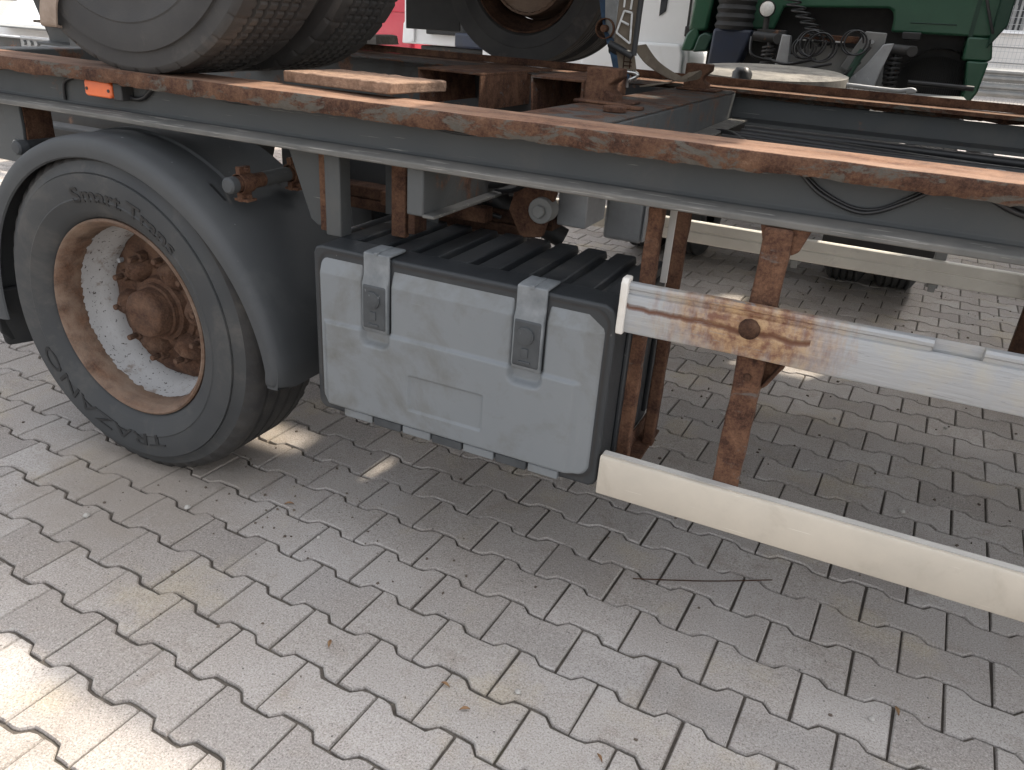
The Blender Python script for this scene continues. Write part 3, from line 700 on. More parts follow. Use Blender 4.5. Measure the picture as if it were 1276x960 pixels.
for i in range(NX + 1):
    for j in range(NZ + 1):
        x = LX0 + (LX1 - LX0) * i / NX; z = LZ0 + (LZ1 - LZ0) * j / NZ
        d = rrect(x, z, LX0, LX1, LZ0, LZ1, .034)
        if d > 0:                                          # pull to the rounded outline
            cx = min(max(x, LX0 + .034), LX1 - .034); cz = min(max(z, LZ0 + .034), LZ1 - .034)
            q = Vector((x - cx, z - cz)); q = q / q.length * .034; x, z = cx + q.x, cz + q.y
        idx[i, j] = len(vs); vs.append((x, lidy(x, z), z))
for i in range(NX):
    for j in range(NZ): fs.append((idx[i, j], idx[i + 1, j], idx[i + 1, j + 1], idx[i, j + 1]))
def rring(x0, x1, z0, z1, r, n=10):
    p = []
    for cx, cz, a0 in ((x1 - r, z1 - r, 0), (x0 + r, z1 - r, 90), (x0 + r, z0 + r, 180), (x1 - r, z0 + r, 270)):
        p += [(cx + r * cos(rad(a0 + 90 * k / n)), cz + r * sin(rad(a0 + 90 * k / n))) for k in range(n + 1)]
    return p
ra = rring(LX0 + .001, LX1 - .001, LZ0 + .001, LZ1 - .001, .034); rb = rring(LX0 - .0045, LX1 + .0045, LZ0 - .0045, LZ1 + .0045, .038); nn = len(ra)
obj('gap_shade', MB().add([(x, BF - .001, z) for x, z in ra] + [(x, BF - .001, z) for x, z in rb], [(k, (k + 1) % nn, nn + (k + 1) % nn, nn + k) for k in range(nn)]), 'cable_black', box, smooth=0)  # black ring standing in for the shade in the gap round the lid
lid = obj('lid', MB().add(vs, fs), 'box_lid', box, smooth=60)
for s_, e_, m_ in ((-1.145, -1.056, 'box_lid'), (-1.053, -.969, 'latch_dark'), (-.966, -.882, 'box_lid'), (-.879, -.793, 'latch_dark'), (-.790, -.704, 'box_lid'), (-.701, -.617, 'latch_dark'), (-.614, -.535, 'box_lid')):
    obj('hinge', MB().box(s_ + .001, e_ - .001, BF - .010, BF + .03, .3895 - (.001 if m_ == 'latch_dark' else 0), .4115), m_, box, bevel=.003)
def latch(lx):
    yb = BY0 - .0285
    prof = [(yb + .004, .648), (yb - .004, .660), (yb - .004, .772), (yb + .004, .792), (BF - .010, .812), (BF - .010, .846), (BF + .012, .8475), (BY0 + .052, .8475), (BY0 + .052, .840), (BF - .0015, .8395), (BF - .0015, .806), (yb + .012, .785), (yb + .010, .648)]
    w2 = .036
    mb = MB().prism(prof, 'x', lx - w2, lx + w2)
    o = obj('latch', mb, 'latch', box, bevel=.004, segs=3, smooth=35)
    obj('latch_handle', MB().prism([(yb + .002, .655), (yb - .0065, .662), (yb - .0065, .768), (yb + .002, .776)], 'x', lx - w2 + .004, lx + w2 - .004), 'latch_dark', o, bevel=.003)
    yb -= .003
    obj('latch_button', MB().lathe([(.021, yb - .003), (.0205, yb - .0075), (.0165, yb - .008), (.016, yb - .005), (.0, yb - .005)], (lx - .003, 0, .735), 24), 'latch_dark', o, smooth=30)
    obj('latch_ring', MB().lathe([(.016, yb - .004), (.0165, yb - .0085), (.0, yb - .0095)], (lx - .003, 0, .735), 24), 'latch_dark', o, smooth=40)
    obj('latch_mark', MB().box(lx - .017, lx + .013, yb - .0065, yb - .003, .668, .674).box(lx - .010, lx + .006, yb - .0065, yb - .003, .684, .705), 'latch_dark', o, bevel=.001)
    obj('latch_ridge', MB().box(lx - .005, lx + .005, BF - .012, BF + .06, .8405, .850), 'latch', o, bevel=.002)
for lx in LATCH: latch(lx)

# ---------------------------------------------------------------- side guards
gb = MB().prism([(1.500, .386), (1.4975, .391), (1.4975, .478), (1.500, .484), (1.5035, .4855), (1.512, .484), (1.528, .484), (1.530, .481), (1.530, .386)], 'x', -.438, 3.0)
lo_b = obj('guard_board', gb, 'board_cream', TR, bevel=.0012)
obj('board_top', MB().box(-.436, 3.0, 1.5125, 1.5300, .4842, .4862), 'board_grey', lo_b)
# upper rail, bent slightly, torn lip
prof = [(1.506, .790), (1.5005, .793), (1.4985, .80), (1.4985, .868), (1.5005, .874), (1.505, .8765), (1.505, .884), (1.500, .887), (1.4995, .893), (1.503, .898), (1.512, .900), (1.520, .898), (1.522, .893), (1.518, .888), (1.516, .80), (1.512, .790)]
vs = []; fs = []; n = len(prof); xs = [-.425 + k * .02 for k in range(172)]
xs += [.142, .143, .222, .223]; xs.sort()
for x in xs:
    sag = .004 * sin(x * 2.3 + .6) + .0025 * (vn(x * 5, 3) - .5)
    torn = .1425 <= x <= .2225
    for i, (y, z) in enumerate(prof):
        dz = 0; dy = .002 * (vn(x * 9 + i * .2, 7) - .5)
        if torn and 5 <= i <= 9: z = .8765 - (.012 if i in (6, 7, 8) else 0); y = 1.5055 + (i - 5) * .0022
        vs.append((x, y + dy, z + sag))
for k in range(len(xs) - 1):
    for i in range(n): j = (i + 1) % n; fs.append((k * n + i, (k + 1) * n + i, (k + 1) * n + j, k * n + j))
fs += [tuple(range(n)), tuple(range((len(xs) - 1) * n, len(xs) * n))[::-1]]
rail = obj('guard_rail', MB().add(vs, fs), 'alu_rail', TR, smooth=30)
obj('end_cap', MB().prism([(1.492, .785), (1.489, .80), (1.4905, .85), (1.489, .897), (1.496, .907), (1.522, .907), (1.526, .785)], 'x', -.440, -.4245), 'white_cap', rail, bevel=.003)
obj('rail_bolt', MB().lathe([(0, 1.4855), (.010, 1.486), (.018, 1.4895), (.0205, 1.494), (.021, 1.4985)], (-.175, 0, .853), 22, rf=lambda i, k, r, t: (r * (1 + .08 * (vn(k * 1.3, 2) - .5)), t)), 'rust_dark', rail, smooth=40)
# posts
def roughbox(x0, x1, y0, y1, z0, z1, amp=.002, n=26, taper=0, seed=0):
    vs = []; fs = []
    for k in range(n + 1):
        t = k / n; z = z0 + (z1 - z0) * t; g_ = taper * (1 - t)
        for i, (x, y) in enumerate(((x0 + g_, y0), (x1 - g_, y0), (x1 - g_, y1), (x0 + g_, y1))):
            vs.append((x + amp * (vn(k * .8, seed + i) - .5) * 2, y + amp * (vn(k * .9, seed + 7 + i) - .5) * 2, z))
    for k in range(n):
        for i in range(4): j = (i + 1) % 4; fs.append((k * 4 + i, k * 4 + j, k * 4 + 4 + j, k * 4 + 4 + i))
    fs += [(3, 2, 1, 0), tuple(n * 4 + i for i in range(4))]
    return MB().add(vs, fs)
pst = obj('guard_post', roughbox(-.190, -.136, 1.532, 1.57, .40, ZB - .004, .0022, seed=1), 'rust_post', TR, bevel=.005)
obj('post_foot', MB().prism([(-.20, ZB - .001), (-.105, ZB - .001), (-.120, ZB - .045), (-.135, ZB - .055), (-.185, ZB - .05)], 'y', 1.545, 1.60), 'rust_post', pst, bevel=.004)
obj('post_bracket', MB().prism([(-.20, .81), (-.11, .81), (-.098, .765), (-.125, .715), (-.14, .70), (-.185, .70)], 'y', 1.565, 1.585), 'rust_post', pst, bevel=.004)
obj('post_wing', MB().hexa([(-.135, 1.54, .72), (-.13, 1.54, .72), (-.13, 1.60, .72), (-.135, 1.60, .72)], [(-.10, 1.54, .785), (-.093, 1.54, .785), (-.093, 1.60, .785), (-.10, 1.60, .785)]), 'rust_dark', pst, bevel=.002)
obj('post_rivet', MB().cyl((-.163, 1.526, .74), (-.163, 1.533, .74), .008, 12), 'rust_dark', pst)
obj('cage_bar', roughbox(-.437, -.405, 1.615, 1.645, .375, ZB, .0016, seed=3), 'rust_post', TR, bevel=.004)
obj('cage_bar', roughbox(-.418, -.388, 1.80, 1.83, .375, ZB, .0014, seed=5), 'rust', TR, bevel=.004)
obj('cage_angle', MB().box(-.435, -.395, 1.56, 1.90, .372, .380).box(-.440, -.434, 1.56, 1.90, .372, .42), 'rust', TR, bevel=.002)
obj('cage_bracket', MB().box(-1.24, -.44, 1.60, 1.66, .372, .3875), 'rust', TR, bevel=.003)
obj('cage_bar', MB().box(-.402, -.388, 1.665, 1.672, .86, ZB), 'board_grey', TR)
for px_ in (1.15, 2.3): copyat(pst, (px_, 0, 0), TR)
# far guard rail
fr_ = obj('far_guard_rail', MB().prism([(4.0, .385), (3.992, .39), (3.992, .438), (3.997, .441), (3.997, .447), (3.992, .450), (3.992, .49), (4.0, .495), (4.022, .495), (4.022, .385)], 'x', -2.2, .735), 'guard_far', TR, bevel=.0015)
copyat(fr_, (0, 0, 0)).location = Vector((2.94, 0, 0))
for x in (-1.05, -.32, .3): obj('rail_bracket', MB().box(x, x + .05, 4.023, 4.06, .36, .55).box(x + .01, x + .04, 4.0, 4.04, .345, .384), 'grey_metal', TR, bevel=.003)
for x in (-1.05, .3): obj('outrigger', MB().box(x, x + .05, 3.46, 4.06, .97, 1.03).box(x, x + .05, 4.023, 4.06, .55, 1.0), 'dark_steel', TR, bevel=.003)
obj('support_leg', MB().box(.70, .775, 3.955, 3.99, .05, 1.04), 'rust_dark', TR, bevel=.004)
obj('leg_foot', MB().box(.66, .82, 3.90, 4.05, .034, .05), 'rust_dark', TR, bevel=.004)

# ================================================================== LOAD ON THE TRAILER
LD = thing('carried_trailer', (-1.77, 1.55, 1.18), 'small twin-tyred chassis carried on top of the rusty trailer', 'trailer')
NC = (-1.795, 0., 1.628)
nw = obj('wheel', MB().lathe([(.262, 1.60), (.262, 1.585), (.25, 1.59), (.235, 1.65), (.03, 1.67)], NC, 48), 'rust_dark', LD, smooth=40)
tyre('tyre', NC, 1.535, .457, .272, .31, nw, 'tyre_old', 'tyre_old', seg=456, ng=5, bulge=.03, sq=.55, sipes=True, notch=12, nd_=.004)
tyre('tyre', NC, 1.90, .457, .272, .31, nw, 'tyre_old', 'tyre_old', seg=456, ng=5, bulge=.03, sq=.55, sipes=True, notch=12, nd_=.004)
FC = (-1.605, 0., 1.562)
fwl = obj('wheel', MB().lathe([(.257, 3.53), (.257, 3.515), (.250, 3.513), (.246, 3.53), (.235, 3.56), (.215, 3.60), (.205, 3.64), (.198, 3.66)], FC, 64), 'rust_dark', LD, smooth=40)
obj('brake_drum', MB().lathe([(.20, 3.70), (.185, 3.58), (.183, 3.545), (.176, 3.54), (.17, 3.55), (.16, 3.555), (.02, 3.56)], FC, 64, rf=lambda i, k, r, t: (r - (.006 if i == 3 and k % 2 else 0), t)), 'rust_rim', fwl, smooth=30)
tyre('tyre', FC, 3.49, .380, .255, .22, fwl, 'tyre_old', 'tyre_old', seg=140, ng=3, bulge=.03, sipes=False, notch=4)
tyre('tyre', FC, 3.735, .380, .255, .22, fwl, 'tyre_old', 'tyre_old', seg=140, ng=3, bulge=.03, sipes=False, notch=4)
obj('axle', MB().cyl((-1.77, 1.66, 1.612), (-1.605, 3.56, 1.562), .05, 16), 'dark_steel', LD, smooth=50)
for y in (2.5, 3.3): obj('frame_rail', MB().box(-4.2, 2.6, y, y + .07, 1.80, 1.97), 'dark_steel', LD, bevel=.003)
for x in (-1.75, 2.3): obj('frame_stay', MB().box(x - .05, x + .05, 2.5, 3.4, 1.55, 1.80), 'dark_steel', LD)
obj('axle', MB().cyl((2.3, 1.9, 1.60), (2.3, 3.56, 1.60), .05, 16), 'dark_steel', LD, smooth=50)
w2 = obj('wheel', MB().lathe([(.262, 1.60), (.25, 1.62), (.03, 1.66)], (2.3, 0, 1.59), 32), 'rust_dark', LD, smooth=40)
tyre('tyre', (2.3, 0, 1.56), 1.56, .42, .262, .27, w2, 'tyre_old', 'tyre_old', seg=60, notch=4)
# unseen plank deck added to shade the ground; gaps let sun patches through
yy = 2.32; k = 0
while yy < 4.68:
    wv = .148
    if k == 10: segs = [(-4.4, -1.9)]
    elif k == 5:
        segs = [(-4.4, -1.02), (-.76, -.58), (-.34, 2.7)]
    else: segs = [(-4.4 if yy < 3.7 else -1.9, 2.7)]
    for a, b in segs: obj('shade_plank', MB().box(a, b, yy, yy + wv, 2.0, 2.04), 'wood_grey', LD, bevel=.002)
    yy += .149; k += 1
for bx0, bx1 in ((-4.3, -1.12), (.34, 2.7)):
    obj('shade_box', MB().box(bx0, bx1, 3.26, 3.78 if bx0 > 0 else 4.68, 2.042, 3.5), 'wood_grey', LD, bevel=.01)  # unseen boxes added on the deck to block sky light
obj('shade_block', MB().box(-.62, .02, 2.06, 2.268, 1.85, 2.05), 'dark_steel', LD, bevel=.01)  # unseen block added to shade part of the near beam flange
obj('mud_flap', MB().box(-2.56, -2.22, 4.05, 4.062, 1.285, 1.98), 'black_rubber', LD, bevel=.004)

# strap over the near wheel
sp = []
for k in range(17):
    a = rad(-178 + k * 9); r = .439
st = MB()
pts = [(-2.075, 1.80, 1.285), (-2.078, 1.66, 1.278), (-2.078, 1.575, 1.272), (-2.07, 1.535, 1.272), (-2.06, 1.526, 1.29), (-2.047, 1.522, 1.32), (-2.03, 1.522, 1.36), (-2.01, 1.523, 1.45), (-1.99, 1.53, 1.6), (-1.97, 1.56, 1.9), (-1.96, 1.75, 2.03)]
tag(obj('wheel_strap', MB().ribbon(smoothpath(pts, 5), (.062, 0, 0), .005), 'strap_pale', None, smooth=40), 'pale webbing strap running over the sidewall of the near twin tyre', 'strap')
# lashing with ratchet on the far side
L2 = thing('lashing_strap', (-.84, 2.75, 1.17), 'brown webbing lashing with ratchet and wire hook on the rusty deck', 'strap')
obj('webbing', MB().ribbon(smoothpath([(-.845, 2.72, 1.215), (-.855, 2.715, 1.26), (-.868, 2.71, 1.31), (-.866, 2.71, 1.37), (-.862, 2.72, 1.5), (-.87, 2.8, 1.9), (-.88, 2.9, 2.05)], 5), (.058, .012, 0), .006), 'strap', L2, smooth=40)
obj('stitching', MB().box(-.862, -.832, 2.7085, 2.7125, 1.235, 1.238).box(-.862, -.832, 2.7085, 2.7125, 1.247, 1.250).box(-.862, -.859, 2.7085, 2.7125, 1.228, 1.272).box(-.84, -.837, 2.7085, 2.7125, 1.228, 1.272), 'rust_dark', L2)
hk = MB().tube(smoothpath([(-.880, 2.71, 1.215), (-.845, 2.71, 1.218), (-.812, 2.71, 1.215), (-.812, 2.71, 1.205), (-.838, 2.708, 1.190), (-.841, 2.71, 1.170)], 6), .0065, 8).tube(smoothpath([(-.880, 2.71, 1.215), (-.878, 2.71, 1.205), (-.853, 2.708, 1.190), (-.850, 2.71, 1.170)], 6), .0065, 8)
obj('wire_hook', hk, 'chrome', L2, smooth=60)
rt = obj('ratchet', MB().hexa([(-.895, 2.685, 1.30), (-.83, 2.69, 1.275), (-.83, 2.70, 1.275), (-.895, 2.70, 1.30)], [(-.888, 2.675, 1.46), (-.815, 2.68, 1.46), (-.815, 2.70, 1.46), (-.888, 2.70, 1.46)]), 'strap', L2, bevel=.006)
obj('ratchet_bar', MB().cyl((-.905, 2.675, 1.302), (-.822, 2.675, 1.268), .011, 12).cyl((-.818, 2.675, 1.27), (-.812, 2.675, 1.5), .009, 12), 'dark_steel', rt, smooth=40)
for q in (((-.885, 1.335), (-.835, 1.305)), ((-.885, 1.335), (-.865, 1.40)), ((-.835, 1.305), (-.838, 1.395)), ((-.865, 1.40), (-.838, 1.395)), ((-.872, 1.37), (-.845, 1.36)), ((-.868, 1.41), (-.866, 1.455)), ((-.845, 1.405), (-.84, 1.46))):
    obj('ratchet_print', MB().cyl((q[0][0], 2.675, q[0][1]), (q[1][0], 2.672, q[1][1]), .0035, 6), 'label_white', rt)
obj('loose_tail', MB().ribbon(smoothpath([(-.84, 2.80, 1.30), (-.80, 2.83, 1.25), (-.745, 2.88, 1.212), (-.70, 2.92, 1.195), (-.675, 2.95, 1.20), (-.668, 2.93, 1.225), (-.70, 2.87, 1.20), (-.75, 2.80, 1.185), (-.79, 2.76, 1.178)], 6), (.03, .045, .008), .004), 'strap', L2, smooth=40)
rk = obj('ratchet', MB().hexa([(-.99, 2.86, 1.335), (-.94, 2.86, 1.30), (-.94, 2.90, 1.30), (-.99, 2.90, 1.335)], [(-1.0, 2.85, 1.47), (-.945, 2.85, 1.43), (-.945, 2.89, 1.43), (-1.0, 2.89, 1.47)]), 'galv', L2, bevel=.006)
obj('ratchet_drum', MB().lathe([(.03, 2.84), (.034, 2.84), (.034, 2.91), (.03, 2.91)], (-.985, 0, 1.345), 20, close=True).cyl((-.985, 2.83, 1.345), (-.985, 2.92, 1.345), .012, 12), 'rust', rk, bevel=.001)
obj('webbing', MB().ribbon(smoothpath([(-1.02, 2.9, 1.50), (-.99, 2.88, 1.40), (-.965, 2.87, 1.33), (-.935, 2.86, 1.27), (-.91, 2.85, 1.21), (-.90, 2.85, 1.18)], 5), (.045, .03, 0), .006), 'strap_blue', L2, smooth=40)
obj('ratchet_grip', MB().lathe([(0, -.03), (.02, -.028), (.024, 0), (.02, .028), (0, .03)], (-.935, 2.86, 1.285), 14, 'x'), 'black_rubber', L2, smooth=50)
obj('tag', MB().box(-.925, -.905, 2.84, 2.844, 1.30, 1.325), 'teal', L2)

# timber lying on the deck
def timber(name, lo, hi, rz, mat, label, wob=.002, endmat=None):
    (x0, y0, z0), (x1, y1, z1) = lo, hi
    cx, cy = (x0 + x1) / 2, (y0 + y1) / 2; vs = []; fs = []; N = 30
    for k in range(N + 1):
        x = x0 + (x1 - x0) * k / N
        for i, (y, z) in enumerate(((y0, z0), (y1, z0), (y1, z1), (y0, z1))):
            vs.append((x + (rnd(-.006, .006) if k in (0, N) else 0), y + wob * (vn(k * .9 + i * 11, 2) - .5) * 2, z + (wob * (vn(k * .7 + i * 5, 4) - .5) * 2 if z == z1 else 0)))
    for k in range(N):
        for i in range(4): j = (i + 1) % 4; fs.append((k * 4 + i, k * 4 + j, k * 4 + 4 + j, k * 4 + 4 + i))
    fs += [(3, 2, 1, 0), tuple(N * 4 + i for i in range(4))]
    c, s = cos(rz), sin(rz)
    vs = [(cx + (x - cx) * c - (y - cy) * s, cy + (x - cx) * s + (y - cy) * c, z) for x, y, z in vs]
    o = obj(name, MB().add(vs, fs), mat, None, bevel=.003)
    return tag(o, label, 'timber')
tl = lambda x: -.0125 * (x + 1.92)
timber('timber_block', (-1.42, 1.655, 1.178), (-1.055, 1.87, 1.204), rad(-9), 'wood_end', 'splintered pale brown timber block lying on the near beam', .0015)
timber('weathered_plank', (-3.05, 3.30, 1.2165), (-2.28, 3.52, 1.258), rad(6), 'wood_grey', 'weathered grey timber slab lying on the far beam', .004)

# ================================================================== GREEN TRACTOR UNIT
GT = thing('green_tractor_unit', (-.5, 5.1, 0), 'green tractor unit seen from behind with springs, hoses and greasy coupling plate', 'truck')
gx0, gx1, gy = -1.46, .44, 6.15
# cab back: panels around the dark opening
pan = MB()
pan.box(-1.05, -.80, gy, gy + .05, 1.40, 3.1)
cab_ = obj('cab_shell', MB().box(gx0, gx0 + .05, gy + .05, 7.9, 1.30, 3.1).box(gx1 - .05, gx1, gy + .05, 7.9, 1.30, 3.1).box(gx0, gx1, gy + .06, 7.9, 3.05, 3.15).box(gx0, gx1, 7.85, 7.9, .6, 3.1), 'green_paint', GT, bevel=.02)
obj('back_panel', MB().prism([(-.86, 1.545), (-.20, 1.565), (-.17, 1.55), (-.155, 1.50), (-.155, 1.425), (.30, 1.425), (gx1, 1.425), (gx1, 3.1), (-1.06, 3.1), (-1.06, 1.40), (-.90, 1.40)], 'y', gy, gy + .05), 'green_paint', GT, bevel=.015, segs=3)
obj('panel_crease', MB().box(-.05, .22, gy - .006, gy, 1.485, 1.492), 'green_dark', GT, bevel=.003)
obj('panel_seam', MB().box(.30, .325, gy - .004, gy, 1.425, 3.0), 'green_dark', GT)
obj('dark_recess', MB().box(-1.40, .40, gy + .30, gy + .34, .9, 1.75), 'cable_black', GT)
obj('corner_panel', MB().prism([(.30, 1.424), (.44, 1.424), (.47, 1.3), (.445, 1.285), (.30, 1.285)], 'y', gy - .01, gy + .3), 'green_paint', GT, bevel=.012)
obj('wing', MB().prism([(.33, 1.284), (.455, 1.284), (.44, 1.10), (.40, 1.02), (.35, 1.02), (.36, 1.12)], 'y', gy - .03, gy + .25), 'green_paint', GT, bevel=.012)
obj('wing_edge', MB().prism([(.42, 1.36), (.50, 1.50), (.50, 2.6), (.44, 2.6)], 'y', gy - .05, gy + .3), 'green_dark', GT, bevel=.01)
obj('grab_rail', MB().tube(smoothpath([(.30, gy - .03, 1.75), (.36, gy - .05, 1.6), (.42, gy - .05, 1.47), (.44, gy - .03, 1.44)], 5), .009), 'dark_steel', GT, smooth=60)
obj('arch_liner', MB().lathe([(.26, -.20), (.26, .15)], (.19, 0, 1.09), 36, 'y', rad(-80), rad(80), rf=lambda i, k, r, t: (r - (.008 if k % 2 else 0), gy + .25 + t)), 'black_rubber', GT, smooth=20)
lin = MB()
for k in range(26): lin.box(.0 + k * .0135, .0095 + k * .0135, gy + .19, gy + .22, 1.0, 1.30 - .0004 * (k - 13) ** 2)
obj('tread_liner', lin, 'black_rubber', GT)
# left fairings
obj('side_fairing', MB().prism([(-1.53, 1.23), (-1.44, 1.23), (-1.41, 1.335), (-1.43, 1.42), (-1.50, 1.34)], 'y', gy - .02, gy + .4), 'green_paint', GT, bevel=.015)
obj('side_fairing', MB().prism([(-1.43, 1.225), (-1.33, 1.24), (-1.30, 1.34), (-1.36, 1.36), (-1.40, 1.335)], 'y', gy - .06, gy + .3), 'green_dark', GT, bevel=.012)
obj('side_fairing', MB().prism([(-1.49, 1.36), (-1.36, 1.37), (-1.30, 1.9), (-1.46, 1.9)], 'y', gy - .02, gy + .4), 'green_paint', GT, bevel=.02)
# air intake bellows
bl = []
for k in range(20):
    t = k / 19; bl += [(.135 if k % 2 else .122, t * .5)]
obj('intake_bellows', MB().lathe(bl, (-1.17, gy - .02, 1.385), 24, 'z'), 'black_rubber', GT, smooth=25)
obj('intake_duct', MB().hexa([(-1.305, gy - .10, 1.12), (-1.10, gy - .10, 1.12), (-1.10, gy + .10, 1.12), (-1.305, gy + .10, 1.12)], [(-1.29, gy - .12, 1.39), (-1.02, gy - .12, 1.39), (-1.02, gy + .10, 1.39), (-1.29, gy + .10, 1.39)]), 'blue_box', GT, bevel=.02, segs=3)
# work lamp
lm = obj('work_lamp', MB().lathe([(.0, .03), (.04, .025), (.052, .01), (.054, -.02), (.050, -.028)], (-.945, gy - .12, 1.525), 28), 'dark_steel', GT, smooth=50)
obj('lamp_glass', MB().lathe([(.0, -.034), (.03, -.032), (.047, -.024)], (-.945, gy - .12, 1.525), 28), 'lamp_glass', lm, smooth=60)
obj('lamp_foot', MB().cyl((-.94, gy - .10, 1.36), (-.942, gy - .10, 1.475), .02, 12).box(-.99, -.80, gy - .12, gy - .02, 1.355, 1.40), 'dark_steel', lm, bevel=.004)
# cab suspension: two coil springs with arms
def spring(cx, y, z0, z1, r=.040):
    s_ = obj('coil_spring', MB().tube([(cx + r * cos(t * 2 * pi * 7 / 90), y + r * sin(t * 2 * pi * 7 / 90), z0 + (z1 - z0) * t / 90) for t in range(91)], .008, 6), 'dark_steel', GT, smooth=60)
    obj('damper', MB().cyl((cx, y, z0 - .05), (cx, y, z1 + .04), .018, 12), 'cable_black', s_, smooth=50)
    return s_
spring(-.875, gy - .22, 1.13, 1.30); spring(-.09, gy - .22, 1.08, 1.28)
for x0, x1, z in ((-.99, -.80, 1.355), (-.16, .02, 1.33)):
    a_ = obj('spring_arm', MB().cyl((x0, gy - .24, z), (x1, gy - .24, z - .01), .03, 16), 'dark_steel', GT, smooth=40)
    obj('pivot', MB().cyl((x1 - .02, gy - .275, z - .01), (x1 - .02, gy - .2, z - .01), .033, 18), 'dark_steel', a_, bevel=.003)
obj('spring_mount', MB().box(-.08, .03, gy - .2, gy - .05, 1.385, 1.43), 'cable_black', GT, bevel=.006)
# grey cross frame
obj('cab_crossbeam', MB().prism([(-.80, 1.12), (-.14, 1.02), (-.12, 1.10), (-.16, 1.30), (-.60, 1.34), (-.70, 1.26), (-.80, 1.24)], 'y', gy - .24, gy - .20), 'grey_metal', GT, bevel=.006)
obj('upright', MB().prism([(-.815, 1.10), (-.715, 1.08), (-.745, 1.37), (-.80, 1.375)], 'y', gy - .28, gy - .19), 'steel_light', GT, bevel=.006)
obj('upright', MB().prism([(-.40, 1.20), (-.26, 1.14), (-.165, 1.27), (-.165, 1.415), (-.29, 1.42)], 'y', gy - .30, gy - .26), 'grey_metal', GT, bevel=.006)
obj('stay_plate', MB().prism([(-.36, 1.10), (-.17, 1.07), (-.155, 1.18), (-.11, 1.36), (-.17, 1.35), (-.25, 1.22)], 'y', gy - .34, gy - .31), 'steel_light', GT, bevel=.006)
obj('rust_tray', MB().box(-.66, -.33, gy - .3, gy - .12, 1.345, 1.385), 'rust', GT, bevel=.004)
obj('bright_strip', MB().box(-.66, -.53, gy - .31, gy - .30, 1.345, 1.353).box(-.46, -.40, gy - .31, gy - .30, 1.345, 1.353), 'label_white', GT)
for x, z in ((-.30, 1.15), (-.22, 1.14), (-.47, 1.27), (-.24, 1.36)): obj('bolt', MB().cyl((x, gy - .36, z), (x, gy - .30, z), .012, 8), 'steel_light', GT)
# hose coils
hc = [(-.80 + .0023 * t + .05 * cos(t * .42), gy - .30 + .05 * sin(t * .42), 1.60 - .0022 * t) for t in range(0, 130)]
obj('air_hose', MB().tube(hc, .0065, 6), 'cable_black', GT, smooth=60)
for cx, cz, r, tl_ in ((-.62, 1.33, .075, .1), (-.56, 1.31, .085, .3), (-.66, 1.30, .06, .2), (-.36, 1.35, .07, .2)):
    obj('air_hose', MB().tube([(cx + r * cos(t * .3) + .001 * t, gy - .33 - .002 * t, cz + r * sin(t * .3)) for t in range(44)], .0065, 6), 'cable_black', GT, smooth=60)
for a, b, c in (((-.84, 1.22), (-.72, 1.20), (-.55, 1.24)), ((-.75, 1.15), (-.6, 1.18), (-.45, 1.22)), ((-.5, 1.12), (-.38, 1.14), (-.28, 1.24)), ((-.52, 1.10), (-.36, 1.16), (-.24, 1.33)), ((-.98, 1.35), (-.95, 1.24), (-.80, 1.21))):
    obj('air_hose', MB().tube(smoothpath([(a[0], gy - .36, a[1]), (b[0], gy - .40, b[1]), (c[0], gy - .36, c[1])], 10), .009, 6), 'cable_black', GT, smooth=60)
obj('valve_block', MB().tube([(-.34 + .05 * t / 40, gy - .38, 1.14 + .0035 * t + .0) for t in range(50)], .022, 8), 'green_dark', GT, smooth=50)
# chassis, coupling plate, rear wheels
for x in (-.92, -.14): obj('chassis_rail', MB().box(x, x + .07, 4.0, 7.8, .80, 1.02), 'dark_steel', GT, bevel=.004)
obj('rear_crossbeam', MB().box(-.92, -.07, 4.0, 4.08, .82, 1.0), 'dark_steel', GT, bevel=.004)
fwp = obj('coupling_plate', MB().lathe([(0, 1.182), (.10, 1.182), (.22, 1.180), (.30, 1.183), (.40, 1.178), (.435, 1.166), (.44, 1.12), (.42, 1.10), (.0, 1.10)], (-.72, 5.05, 0), 56, 'z', rf=lambda i, k, r, t: (r, t + .055 * r * sin(2 * pi * k / 56))), 'grease_plate', GT, smooth=35)
obj('grease_lump', MB().lathe([(0, .05), (.035, .045), (.05, .02), (.06, -.03)], (-.80, 4.635, 1.15), 12, 'z', rf=lambda i, k, r, t: (r * (1 + .5 * (vn(k * 1.3 + i, 4) - .5)), t)), 'cable_black', fwp, smooth=50)
obj('coupling_mount', MB().box(-.95, -.45, 4.9, 5.2, 1.0, 1.10), 'dark_steel', GT, bevel=.01)
obj('release_rod', MB().tube(smoothpath([(-.30, 5.0, 1.135), (-.15, 5.0, 1.128), (-.02, 5.0, 1.125), (.04, 5.0, 1.135), (.06, 5.0, 1.128), (.02, 5.0, 1.12)], 6), .012, 8), 'steel_light', GT, smooth=60)
obj('tread_plate', MB().box(-.42, .35, 5.35, 5.8, 1.06, 1.085), 'grey_metal', GT, bevel=.004)
for k in range(10): obj('grip_knob', MB().cyl((-.40 + k * .03, 5.34, 1.085), (-.40 + k * .03, 5.34, 1.105), .012, 8), 'label_white', GT)
obj('cross_tube', MB().cyl((.02, 5.9, 1.14), (.40, 5.95, 1.13), .016, 10), 'cable_black', GT, smooth=50)
